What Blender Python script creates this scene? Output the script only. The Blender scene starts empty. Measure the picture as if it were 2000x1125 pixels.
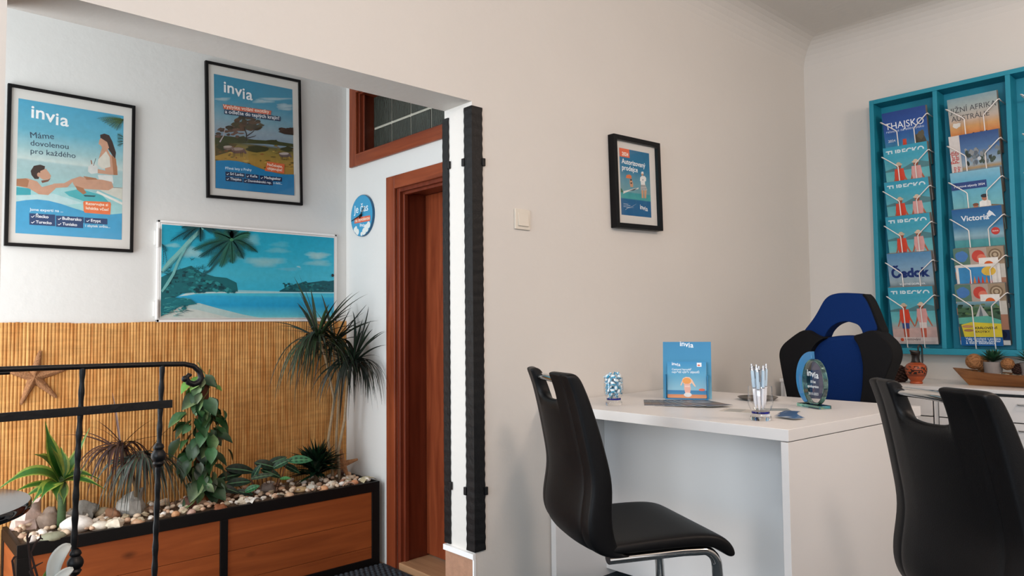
import bpy, math, random
import numpy as np
from mathutils import Vector, Matrix, noise
from mathutils.geometry import tessellate_polygon

random.seed(7)
R = math.radians
SC = bpy.context.scene
COL = SC.collection

# ------------------------------------------------------------------ camera
FPX = 1414.9068
YAW, PITCH, ROLL = R(42.46262), R(2.78701), R(-0.56648)
CAM = Vector((0, 0, 1.07))
FWD = Vector((math.sin(YAW) * math.cos(PITCH), math.cos(YAW) * math.cos(PITCH), math.sin(PITCH)))
_r = Vector((math.cos(YAW), -math.sin(YAW), 0)); _u = _r.cross(FWD)
RGT = _r * math.cos(ROLL) + _u * math.sin(ROLL)
UPV = -_r * math.sin(ROLL) + _u * math.cos(ROLL)
cd = bpy.data.cameras.new('camera'); cam = bpy.data.objects.new('camera', cd); COL.objects.link(cam)
cd.sensor_width = 36; cd.lens = 36 * FPX / 2000; cd.clip_start = .05
cam.matrix_world = Matrix(((RGT.x, UPV.x, -FWD.x, CAM.x), (RGT.y, UPV.y, -FWD.y, CAM.y), (RGT.z, UPV.z, -FWD.z, CAM.z), (0, 0, 0, 1)))
SC.camera = cam

def at(px, py, ax, val):
    """point of the plane (axis ax = val) seen at a photo pixel"""
    d = FWD * FPX + RGT * (px - 1000) + UPV * (562.5 - py)
    t = (val - CAM[ax]) / d[ax]
    return CAM + d * t

# ------------------------------------------------------------------ colours, materials
def lin(c):
    return c / 12.92 if c <= .04045 else ((c + .055) / 1.055) ** 2.4
def rgb(h):
    if isinstance(h, str):
        h = h.lstrip('#'); return tuple(lin(int(h[i:i + 2], 16) / 255) for i in (0, 2, 4))
    return tuple(lin(x / 255) for x in h)

def nt_mat(name):
    m = bpy.data.materials.new(name); m.use_nodes = True
    n = m.node_tree.nodes; l = m.node_tree.links
    return m, n, l, n['Principled BSDF']

def mat(name, col, rough=.5, metal=0, bump=0, bscale=80, var=.06, vscale=6, spec=.5, coat=0, stretch=None, sheen=0):
    m, n, l, p = nt_mat(name)
    c = rgb(col)
    tc = n.new('ShaderNodeTexCoord'); src = tc.outputs['Object']
    if stretch:
        mp = n.new('ShaderNodeMapping'); mp.inputs['Scale'].default_value = stretch
        l.new(src, mp.inputs['Vector']); src = mp.outputs['Vector']
    nz = n.new('ShaderNodeTexNoise'); nz.inputs['Scale'].default_value = vscale; nz.inputs['Detail'].default_value = 4
    l.new(src, nz.inputs['Vector'])
    mx = n.new('ShaderNodeMix'); mx.data_type = 'RGBA'
    mx.inputs['A'].default_value = tuple(max(0, x * (1 - var)) for x in c) + (1,)
    mx.inputs['B'].default_value = tuple(min(1, x * (1 + var)) for x in c) + (1,)
    l.new(nz.outputs['Fac'], mx.inputs['Factor']); l.new(mx.outputs['Result'], p.inputs['Base Color'])
    p.inputs['Roughness'].default_value = rough; p.inputs['Metallic'].default_value = metal
    p.inputs['Specular IOR Level'].default_value = spec; p.inputs['Coat Weight'].default_value = coat
    p.inputs['Sheen Weight'].default_value = sheen
    if bump:
        b2 = n.new('ShaderNodeTexNoise'); b2.inputs['Scale'].default_value = bscale; b2.inputs['Detail'].default_value = 5
        l.new(src, b2.inputs['Vector'])
        bp = n.new('ShaderNodeBump'); bp.inputs['Strength'].default_value = bump; bp.inputs['Distance'].default_value = .004
        l.new(b2.outputs['Fac'], bp.inputs['Height']); l.new(bp.outputs['Normal'], p.inputs['Normal'])
    return m

def attr_mat(name, rough=.4, var=.0, vscale=60, bump=0, bscale=120, spec=.5, trans=0):
    m, n, l, p = nt_mat(name)
    a = n.new('ShaderNodeAttribute'); a.attribute_name = 'Col'
    out = a.outputs['Color']
    tc = n.new('ShaderNodeTexCoord')
    if var:
        nz = n.new('ShaderNodeTexNoise'); nz.inputs['Scale'].default_value = vscale; nz.inputs['Detail'].default_value = 3
        l.new(tc.outputs['Object'], nz.inputs['Vector'])
        mr = n.new('ShaderNodeMapRange'); mr.inputs['To Min'].default_value = 1 - var; mr.inputs['To Max'].default_value = 1 + var
        mr.inputs['From Min'].default_value = .25; mr.inputs['From Max'].default_value = .75
        l.new(nz.outputs['Fac'], mr.inputs['Value'])
        mx = n.new('ShaderNodeVectorMath'); mx.operation = 'SCALE'
        l.new(out, mx.inputs[0]); l.new(mr.outputs['Result'], mx.inputs['Scale']); out = mx.outputs['Vector']
    l.new(out, p.inputs['Base Color'])
    p.inputs['Roughness'].default_value = rough; p.inputs['Specular IOR Level'].default_value = spec
    if trans:
        p.inputs['Subsurface Weight'].default_value = 0
    if bump:
        b2 = n.new('ShaderNodeTexNoise'); b2.inputs['Scale'].default_value = bscale
        l.new(tc.outputs['Object'], b2.inputs['Vector'])
        bp = n.new('ShaderNodeBump'); bp.inputs['Strength'].default_value = bump; bp.inputs['Distance'].default_value = .004
        l.new(b2.outputs['Fac'], bp.inputs['Height']); l.new(bp.outputs['Normal'], p.inputs['Normal'])
    return m

def wood(name, c1, c2, grain='x', rough=.42, scale=1.0, knots=True, spec=.4):
    m, n, l, p = nt_mat(name)
    tc = n.new('ShaderNodeTexCoord'); mp = n.new('ShaderNodeMapping')
    s = {'x': (1.2, 14, 14), 'y': (14, 1.2, 14), 'z': (14, 14, 1.2)}[grain]
    mp.inputs['Scale'].default_value = tuple(q * scale for q in s)
    l.new(tc.outputs['Object'], mp.inputs['Vector'])
    nz = n.new('ShaderNodeTexNoise'); nz.inputs['Scale'].default_value = 2.2; nz.inputs['Detail'].default_value = 7; nz.inputs['Distortion'].default_value = .8
    l.new(mp.outputs['Vector'], nz.inputs['Vector'])
    cr = n.new('ShaderNodeValToRGB'); e = cr.color_ramp.elements
    e[0].position = .3; e[0].color = rgb(c1) + (1,); e[1].position = .7; e[1].color = rgb(c2) + (1,)
    l.new(nz.outputs['Fac'], cr.inputs['Fac']); out = cr.outputs['Color']
    if knots:
        vo = n.new('ShaderNodeTexVoronoi'); vo.inputs['Scale'].default_value = 4.3
        mp2 = n.new('ShaderNodeMapping'); mp2.inputs['Scale'].default_value = {'x': (.8, 1.6, 1.6), 'y': (1.6, .8, 1.6), 'z': (1.6, 1.6, .8)}[grain]
        l.new(tc.outputs['Object'], mp2.inputs['Vector']); l.new(mp2.outputs['Vector'], vo.inputs['Vector'])
        mr = n.new('ShaderNodeMapRange'); mr.inputs['From Min'].default_value = .03; mr.inputs['From Max'].default_value = .13
        mr.inputs['To Min'].default_value = .45; mr.inputs['To Max'].default_value = 1
        l.new(vo.outputs['Distance'], mr.inputs['Value'])
        sc = n.new('ShaderNodeVectorMath'); sc.operation = 'SCALE'
        l.new(out, sc.inputs[0]); l.new(mr.outputs['Result'], sc.inputs['Scale']); out = sc.outputs['Vector']
    l.new(out, p.inputs['Base Color']); p.inputs['Roughness'].default_value = rough; p.inputs['Specular IOR Level'].default_value = spec
    bp = n.new('ShaderNodeBump'); bp.inputs['Strength'].default_value = .12; bp.inputs['Distance'].default_value = .003
    l.new(nz.outputs['Fac'], bp.inputs['Height']); l.new(bp.outputs['Normal'], p.inputs['Normal'])
    return m

def glass(name, col=(1, 1, 1), rough=.0, ior=1.45, bump=0):
    m, n, l, p = nt_mat(name)
    p.inputs['Base Color'].default_value = (*col, 1); p.inputs['Transmission Weight'].default_value = 1
    p.inputs['Roughness'].default_value = rough; p.inputs['IOR'].default_value = ior
    if bump:
        tc = n.new('ShaderNodeTexCoord'); b2 = n.new('ShaderNodeTexNoise'); b2.inputs['Scale'].default_value = 45
        l.new(tc.outputs['Object'], b2.inputs['Vector'])
        bp = n.new('ShaderNodeBump'); bp.inputs['Strength'].default_value = bump
        l.new(b2.outputs['Fac'], bp.inputs['Height']); l.new(bp.outputs['Normal'], p.inputs['Normal'])
    return m

def pane_mat(name, base=.03, power=5, k=.7):
    m = bpy.data.materials.new(name); m.use_nodes = True; n = m.node_tree.nodes; l = m.node_tree.links
    n.clear(); o = n.new('ShaderNodeOutputMaterial'); mx = n.new('ShaderNodeMixShader')
    t = n.new('ShaderNodeBsdfTransparent'); g = n.new('ShaderNodeBsdfGlossy'); g.inputs['Roughness'].default_value = .03
    f = n.new('ShaderNodeLayerWeight'); pw = n.new('ShaderNodeMath'); pw.operation = 'POWER'; pw.inputs[1].default_value = power
    l.new(f.outputs['Facing'], pw.inputs[0]); ad = n.new('ShaderNodeMath'); ad.operation = 'MULTIPLY_ADD'; ad.inputs[1].default_value = k; ad.inputs[2].default_value = base
    l.new(pw.outputs[0], ad.inputs[0]); l.new(ad.outputs[0], mx.inputs[0]); l.new(t.outputs[0], mx.inputs[1]); l.new(g.outputs[0], mx.inputs[2]); l.new(mx.outputs[0], o.inputs[0])
    return m

M = {}
M['wall'] = mat('wall_plaster_cream', '#d9d5cf', .9, bump=.25, bscale=30, var=.025, vscale=3, spec=.2)
M['wall_white'] = mat('wall_plaster_white', '#dddddb', .9, bump=.3, bscale=26, var=.03, vscale=4, spec=.2)
M['ceil'] = mat('ceiling_paint', '#c9c0b8', .95, var=.02, spec=.1)
M['carpet'] = mat('carpet_blue_grey', '#363f45', .95, bump=.8, bscale=260, var=.2, vscale=120, spec=.1)
M['stonefloor'] = mat('floor_tiles_brown', '#8a6a52', .5, bump=.1, var=.15, vscale=20)
M['tile'] = mat('tile_terracotta', '#a97f66', .55, bump=.25, bscale=90, var=.28, vscale=38)
M['white_trim'] = mat('white_trim', '#f2f1f0', .5, var=.02)
M['rubber'] = mat('rubber_mat', '#2b333c', .75, bump=.8, bscale=150, var=.25, vscale=60)
M['door_wood'] = wood('door_wood', '#6f2f18', '#94492a', 'z', .38, .8, knots=False)
M['door_wood_h'] = wood('door_wood_horizontal', '#6f2f18', '#94492a', 'y', .38, .8, knots=False)
M['lining'] = wood('door_lining_wood', '#5f2614', '#7a3620', 'z', .4, .8, knots=False)
M['threshold'] = wood('threshold_oak', '#a37a58', '#b98f6a', 'y', .5, .9)
M['pine'] = wood('stained_pine', '#8a4620', '#a85a2c', 'x', .5, .7)
M['pine_y'] = wood('stained_pine_side', '#8a4620', '#a85a2c', 'y', .5, .7)
M['iron'] = mat('black_iron', '#0c0c0e', .45, metal=.1, bump=.35, bscale=55, var=.2, spec=.35)
M['steel_black'] = mat('black_painted_steel', '#0c0b0c', .5, bump=.1, var=.15, spec=.25)
M['black_frame'] = mat('black_frame_paint', '#09080a', .5, var=.1, spec=.22)
M['passepartout'] = mat('white_mount_card', '#d9d7d2', .8, var=.01)
M['pane'] = pane_mat('frame_glass')
M['print'] = attr_mat('printed_paper', .42, spec=.35)
M['print_noise'] = attr_mat('printed_photo', .42, var=.07, vscale=38, spec=.35)
M['paper'] = mat('paper_white', '#d8d4cc', .7, var=.02)
M['pages'] = mat('paper_pages', '#8d8880', .75, var=.25, vscale=9, stretch=(400, 1, 1))
M['laminate'] = mat('white_laminate', '#e3e1df', .38, var=.012, spec=.4)
M['laminate_edge'] = mat('white_laminate_edge', '#eceae8', .4, var=.01)
M['leather'] = mat('black_leather', '#08080a', .46, bump=.12, bscale=420, var=.2, spec=.24)
M['stitch'] = mat('black_thread', '#050506', .7)
M['chrome'] = mat('chrome', '#d8d8d8', .12, metal=1, var=.02)
M['chair_blue'] = mat('blue_mesh_fabric', '#0e2a5e', .9, bump=.4, bscale=700, var=.12, vscale=300, spec=.1)
M['chair_black'] = mat('black_mesh_fabric', '#0c0b0d', .8, bump=.3, bscale=600, var=.15, spec=.2)
M['plastic_black'] = mat('black_plastic', '#0f0f10', .5, var=.1)
M['rack'] = mat('turquoise_paint', '#1688a0', .5, var=.05, vscale=12, bump=.05)
M['wire'] = mat('white_wire', '#e9e4e0', .35, var=.02)
M['switch'] = mat('switch_plastic', '#dcd5c8', .4, var=.01)
M['glass'] = glass('clear_glass')
M['thin_glass'] = pane_mat('thin_clear_glass', .07, 2.6, .8)
M['glass_blue'] = glass('cobalt_glass', rgb('#1a22a8'))
M['glassblock'] = mat('glass_block', '#3d423c', .12, bump=1.0, bscale=70, var=.5, vscale=45, spec=.8, stretch=(1, 1.6, .5))
M['mortar'] = mat('mortar', '#c4c1b4', .8, var=.08)
M['crystal'] = glass('trophy_glass', rgb('#cfe6ea'), ior=1.5)
M['crystal_blue'] = glass('trophy_blue_glass', rgb('#4f9fdc'), ior=1.5)
M['crystal_blue'].node_tree.nodes['Principled BSDF'].inputs['Transmission Weight'].default_value = .45
M['crystal_green'] = glass('trophy_base_glass', rgb('#8fd0c0'), ior=1.5)
M['etch'] = mat('frosted_etching', '#e6ecef', .9, var=.01)
M['leaf'] = attr_mat('leaf', .42, var=.22, vscale=55, spec=.45)
M['bark'] = mat('bark', '#6d5a44', .9, bump=.6, bscale=90, var=.3, vscale=50)
M['cane'] = mat('cane_pale', '#a08c70', .85, bump=.5, bscale=110, var=.3, vscale=60)
M['coir'] = mat('coir_pole', '#5a3320', .95, bump=1, bscale=150, var=.4, vscale=80)
M['stone'] = attr_mat('stone', .7, var=.22, vscale=42, bump=.35, bscale=70)
M['shell'] = attr_mat('shell', .45, var=.16, vscale=60, bump=.2)
M['starfish'] = mat('starfish', '#9a6c48', .9, bump=1, bscale=190, var=.5, vscale=110)
M['pot_dark'] = mat('dark_pot', '#2a1a14', .6, var=.15)
M['soil'] = mat('soil_gravel', '#6a5644', .95, bump=1, bscale=90, var=.5, vscale=60)
M['ceramic'] = attr_mat('painted_ceramic', .38, var=.08, vscale=40)
M['bowl'] = wood('bowl_wood', '#7c4c28', '#a8713f', 'y', .42, .9, knots=False)
M['concrete'] = mat('grey_concrete', '#8f8782', .9, bump=.3, bscale=120, var=.06)
M['ball'] = mat('vine_ball', '#9a6a40', .75, bump=1, bscale=130, var=.5, vscale=70)
M['cone'] = mat('pine_cone', '#3a2219', .85, bump=.8, bscale=90, var=.35, vscale=60)
M['tray'] = mat('dark_pewter', '#5c5751', .3, metal=.7, var=.1)
M['candy'] = attr_mat('candy_wrapper', .3, spec=.7)
M['pen_white'] = mat('pen_white', '#e6e8ee', .3, var=.01)
M['pen_silver'] = mat('pen_silver', '#c9cbd2', .2, metal=.9, var=.02)
M['pen_grip'] = mat('pen_pale_blue', '#bcd3e4', .35, var=.01)
M['holder_blue'] = mat('blue_card', '#2f86b8', .45, var=.02)
M['table_glass'] = mat('black_gloss_top', '#0b0b0d', .06, var=.02, spec=.8)
M['petal'] = mat('frosted_petal', '#c3cbc9', .5, var=.1, vscale=40, bump=.2, bscale=40)
M['stem_green'] = mat('green_leaf_plain', '#5a7a2c', .5, var=.2)
M['twig'] = mat('twig', '#2a1a17', .8, var=.2)
M['vase'] = mat('dark_vase', '#2c2c30', .3, var=.1)
M['hinge'] = mat('hinge_white', '#e3e2e0', .4, var=.02)
M['lock'] = mat('lock_dark', '#0d1a22', .4, var=.05)

def reed_mat():
    m, n, l, p = nt_mat('bamboo_reeds')
    tc = n.new('ShaderNodeTexCoord')
    def noise_(scale, st, det=3):
        mp = n.new('ShaderNodeMapping'); mp.inputs['Scale'].default_value = st
        l.new(tc.outputs['Object'], mp.inputs['Vector'])
        z = n.new('ShaderNodeTexNoise'); z.inputs['Scale'].default_value = scale; z.inputs['Detail'].default_value = det
        l.new(mp.outputs['Vector'], z.inputs['Vector']); return z
    a = noise_(10, (9, 1, .5)); 
    cr = n.new('ShaderNodeValToRGB'); e = cr.color_ramp.elements
    e[0].position = .3; e[0].color = rgb('#b6783c') + (1,); e[1].position = .72; e[1].color = rgb('#dcaa6a') + (1,)
    l.new(a.outputs['Fac'], cr.inputs['Fac'])
    b = noise_(6, (2, 1, 9), 4)
    mr = n.new('ShaderNodeMapRange'); mr.inputs['From Min'].default_value = .3; mr.inputs['From Max'].default_value = .7
    mr.inputs['To Min'].default_value = .86; mr.inputs['To Max'].default_value = 1.12
    l.new(b.outputs['Fac'], mr.inputs['Value'])
    # stitching threads: thin darker horizontal lines every 7.5 cm
    sp = n.new('ShaderNodeSeparateXYZ'); l.new(tc.outputs['Object'], sp.inputs[0])
    md = n.new('ShaderNodeMath'); md.operation = 'PINGPONG'; md.inputs[1].default_value = .0375
    l.new(sp.outputs['Z'], md.inputs[0])
    th = n.new('ShaderNodeMapRange'); th.inputs['From Min'].default_value = .0; th.inputs['From Max'].default_value = .003
    th.inputs['To Min'].default_value = .88; th.inputs['To Max'].default_value = 1
    l.new(md.outputs[0], th.inputs['Value'])
    mu = n.new('ShaderNodeMath'); mu.operation = 'MULTIPLY'; l.new(mr.outputs['Result'], mu.inputs[0]); l.new(th.outputs['Result'], mu.inputs[1])
    s = n.new('ShaderNodeVectorMath'); s.operation = 'SCALE'; l.new(cr.outputs['Color'], s.inputs[0]); l.new(mu.outputs[0], s.inputs['Scale'])
    l.new(s.outputs['Vector'], p.inputs['Base Color']); p.inputs['Roughness'].default_value = .65; p.inputs['Specular IOR Level'].default_value = .25
    return m
M['reed'] = reed_mat()

# ------------------------------------------------------------------ mesh builder
class B:
    def __init__(s):
        s.v, s.f, s.m, s.c = [], [], [], []
        s.T = Matrix(); s.col = (1, 1, 1); s.mi = 0
    def V(s, p):
        s.v.append(tuple(s.T @ Vector(p))); return len(s.v) - 1
    def F(s, idx, c=None):
        s.f.append(tuple(idx)); s.m.append(s.mi)
        if c is None: c = s.col
        if not isinstance(c[0], (tuple, list)): c = [c] * len(idx)
        s.c.append(c)
    def box(s, x0, x1, y0, y1, z0, z1):
        i = [s.V((x, y, z)) for x in (x0, x1) for y in (y0, y1) for z in (z0, z1)]
        for q in ((0, 1, 3, 2), (4, 6, 7, 5), (0, 4, 5, 1), (2, 3, 7, 6), (0, 2, 6, 4), (1, 5, 7, 3)):
            s.F([i[k] for k in q])
    def hexa(s, bot, top):
        """bottom and top loops of equal length, counter-clockwise from above"""
        a = [s.V(p) for p in bot]; b = [s.V(p) for p in top]; n = len(a)
        s.F(a[::-1]); s.F(b)
        for k in range(n): s.F((a[k], a[(k + 1) % n], b[(k + 1) % n], b[k]))
    def prism(s, poly, z0, z1, M4=None):
        """poly: list of (x,y); extruded z0..z1, optional extra matrix"""
        M4 = M4 or Matrix()
        area = sum(poly[i][0] * poly[(i + 1) % len(poly)][1] - poly[(i + 1) % len(poly)][0] * poly[i][1] for i in range(len(poly)))
        if area < 0: poly = poly[::-1]
        s.hexa([M4 @ Vector((x, y, z0)) for x, y in poly], [M4 @ Vector((x, y, z1)) for x, y in poly])
    def tube(s, pts, r, n=10, cap=True, flat=1.0, up=None):
        pts = [Vector(p) for p in pts]; k = len(pts)
        rr = r if isinstance(r, (list, tuple)) else [r] * k
        t0 = (pts[1] - pts[0]).normalized()
        ref = Vector(up) if up else (Vector((0, 0, 1)) if abs(t0.z) < .9 else Vector((1, 0, 0)))
        nrm = (ref - t0 * ref.dot(t0)).normalized(); rings = []
        for i, p in enumerate(pts):
            t = ((pts[min(i + 1, k - 1)] - pts[max(i - 1, 0)])).normalized()
            nrm = (nrm - t * nrm.dot(t)).normalized(); bn = t.cross(nrm)
            rings.append([s.V(p + nrm * math.cos(a) * rr[i] + bn * math.sin(a) * rr[i] * flat) for a in [2 * math.pi * j / n for j in range(n)]])
        for a, b in zip(rings, rings[1:]):
            for j in range(n): s.F((a[j], a[(j + 1) % n], b[(j + 1) % n], b[j]))
        if cap: s.F(rings[0][::-1]); s.F(rings[-1])
    def lathe(s, prof, n=28, cfun=None):
        rings = []
        for r, z in prof:
            rings.append([s.V((r * math.cos(2 * math.pi * j / n), r * math.sin(2 * math.pi * j / n), z)) for j in range(n)] if r > 1e-6 else [s.V((0, 0, z))])
        for k, (a, b) in enumerate(zip(rings, rings[1:])):
            for j in range(n):
                c = cfun(k, j) if cfun else None
                if len(a) == 1 and len(b) == 1: continue
                if len(a) == 1: s.F((a[0], b[(j + 1) % n], b[j]), c)
                elif len(b) == 1: s.F((a[j], a[(j + 1) % n], b[0]), c)
                else: s.F((a[j], a[(j + 1) % n], b[(j + 1) % n], b[j]), c)
    def ball(s, c, r, seg=14, rings=9, nz=0, ns=3, seed=0, cfun=None, power=1.0):
        c = Vector(c); r = Vector(r) if not isinstance(r, (int, float)) else Vector((r, r, r))
        rows = []
        for i in range(rings + 1):
            th = math.pi * i / rings; row = []
            for j in range(seg if 0 < i < rings else 1):
                ph = 2 * math.pi * j / seg
                d = Vector((math.sin(th) * math.cos(ph), math.sin(th) * math.sin(ph), math.cos(th)))
                k = 1 + nz * noise.noise(d * ns + Vector((seed * 7.3, seed * 3.1, seed)))
                row.append(s.V(c + Vector((d.x * r.x, d.y * r.y, d.z * r.z)) * k))
            rows.append(row)
        for i in range(rings):
            a, b = rows[i], rows[i + 1]
            for j in range(seg):
                cc = cfun(i, j) if cfun else None
                if len(a) == 1: s.F((a[0], b[j], b[(j + 1) % seg]), cc)
                elif len(b) == 1: s.F((a[(j + 1) % seg], a[j], b[0]), cc)
                else: s.F((a[j], b[j], b[(j + 1) % seg], a[(j + 1) % seg]), cc)
    def blade(s, p0, p1, p2, w, hint=(0, 0, 1), fold=.25, seg=8, cmid=(0.05, .2, .03), cedge=None, prof=None, base=.3):
        p0, p1, p2 = Vector(p0), Vector(p1), Vector(p2); hint = Vector(hint); rows = []
        for i in range(seg + 1):
            t = i / seg
            p = p0 * (1 - t) ** 2 + p1 * 2 * t * (1 - t) + p2 * t * t
            tg = ((p1 - p0) * (1 - t) + (p2 - p1) * t)
            sd = tg.cross(hint)
            if sd.length < 1e-6: sd = tg.cross(Vector((1, 0, 0.1)))
            sd.normalize(); up = sd.cross(tg).normalized()
            ww = w * (prof(t) if prof else (base + (1 - base) * math.sin(math.pi * min(1, t * 1.15 + .12)) ** .8) * (1 - t ** 5)) * .5
            ww = max(ww, .0004)
            rows.append((s.V(p - sd * ww + up * ww * fold), s.V(p - sd * ww * .62 + up * ww * fold * .6), s.V(p), s.V(p + sd * ww * .62 + up * ww * fold * .6), s.V(p + sd * ww + up * ww * fold)))
        ce = cedge or cmid
        for a, b in zip(rows, rows[1:]):
            for k, c in ((0, ce), (1, cmid), (2, cmid), (3, ce)):
                s.F((a[k], a[k + 1], b[k + 1], b[k]), c)

def obj(name, b, m, parent=None, smooth=None, bevel=0, seg=2, sub=0, solid=0, world=None):
    me = bpy.data.meshes.new(name)
    me.from_pydata(b.v, [], b.f)
    ms = m if isinstance(m, (list, tuple)) else [m]
    for q in ms: me.materials.append(q)
    me.polygons.foreach_set('material_index', b.m)
    at_ = me.color_attributes.new('Col', 'FLOAT_COLOR', 'CORNER')
    flat = []
    for c in b.c:
        for q in c: flat += [q[0], q[1], q[2], 1]
    at_.data.foreach_set('color', flat)
    if smooth is not None:
        me.polygons.foreach_set('use_smooth', [True] * len(me.polygons))
        if smooth < 180: me.set_sharp_from_angle(angle=R(smooth))
    me.update()
    o = bpy.data.objects.new(name, me); COL.objects.link(o)
    if parent: o.parent = parent
    if world is not None: o.matrix_world = world
    if bevel:
        md = o.modifiers.new('bevel', 'BEVEL'); md.width = bevel; md.segments = seg; md.limit_method = 'ANGLE'; md.angle_limit = R(40)
        if smooth is None:
            me.polygons.foreach_set('use_smooth', [True] * len(me.polygons))
            wn = o.modifiers.new('normals', 'WEIGHTED_NORMAL')
    if sub:
        md = o.modifiers.new('subdivision', 'SUBSURF'); md.levels = sub; md.render_levels = sub
    if solid:
        md = o.modifiers.new('solidify', 'SOLIDIFY'); md.thickness = solid; md.offset = 0
    return o

def tag(o, label=None, cat=None, group=None, kind=None):
    if label: o['label'] = label
    if cat: o['category'] = cat
    if group: o['group'] = group
    if kind: o['kind'] = kind
    return o
def thing(name, label, cat, loc=(0, 0, 0), rz=0, group=None, kind=None):
    o = bpy.data.objects.new(name, None); COL.objects.link(o); o.empty_display_size = .05
    o.location = loc; o.rotation_euler = (0, 0, rz)
    return tag(o, label, cat, group, kind)
def dup(root, loc=None, rot=None, label=None, group=None, scale=None):
    r = root.copy(); COL.objects.link(r)
    if loc is not None: r.location = loc
    if rot is not None: r.rotation_euler = rot
    if scale is not None: r.scale = scale
    if label: r['label'] = label
    if group: r['group'] = group
    for ch in list(root.children):
        c = ch.copy(); COL.objects.link(c); c.parent = r
        for g in list(ch.children):
            d = g.copy(); COL.objects.link(d); d.parent = c
    return r
def struct(name, b, m, **k):
    return tag(obj(name, b, m, **k), kind='structure')

# ------------------------------------------------------------------ printed art
_tc = {}
def text_mesh(s, bold=0):
    key = (s, bold)
    if key not in _tc:
        cu = bpy.data.curves.new('t', 'FONT'); cu.body = s; cu.size = 1; cu.resolution_u = 3; cu.offset = bold
        o = bpy.data.objects.new('t', cu); COL.objects.link(o)
        dg = bpy.context.evaluated_depsgraph_get(); me = bpy.data.meshes.new_from_object(o.evaluated_get(dg))
        vs = [(v.co.x, v.co.y) for v in me.vertices]; fs = [tuple(p.vertices) for p in me.polygons]
        bpy.data.objects.remove(o); bpy.data.curves.remove(cu); bpy.data.meshes.remove(me)
        _tc[key] = (vs, fs)
    return _tc[key]

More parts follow.
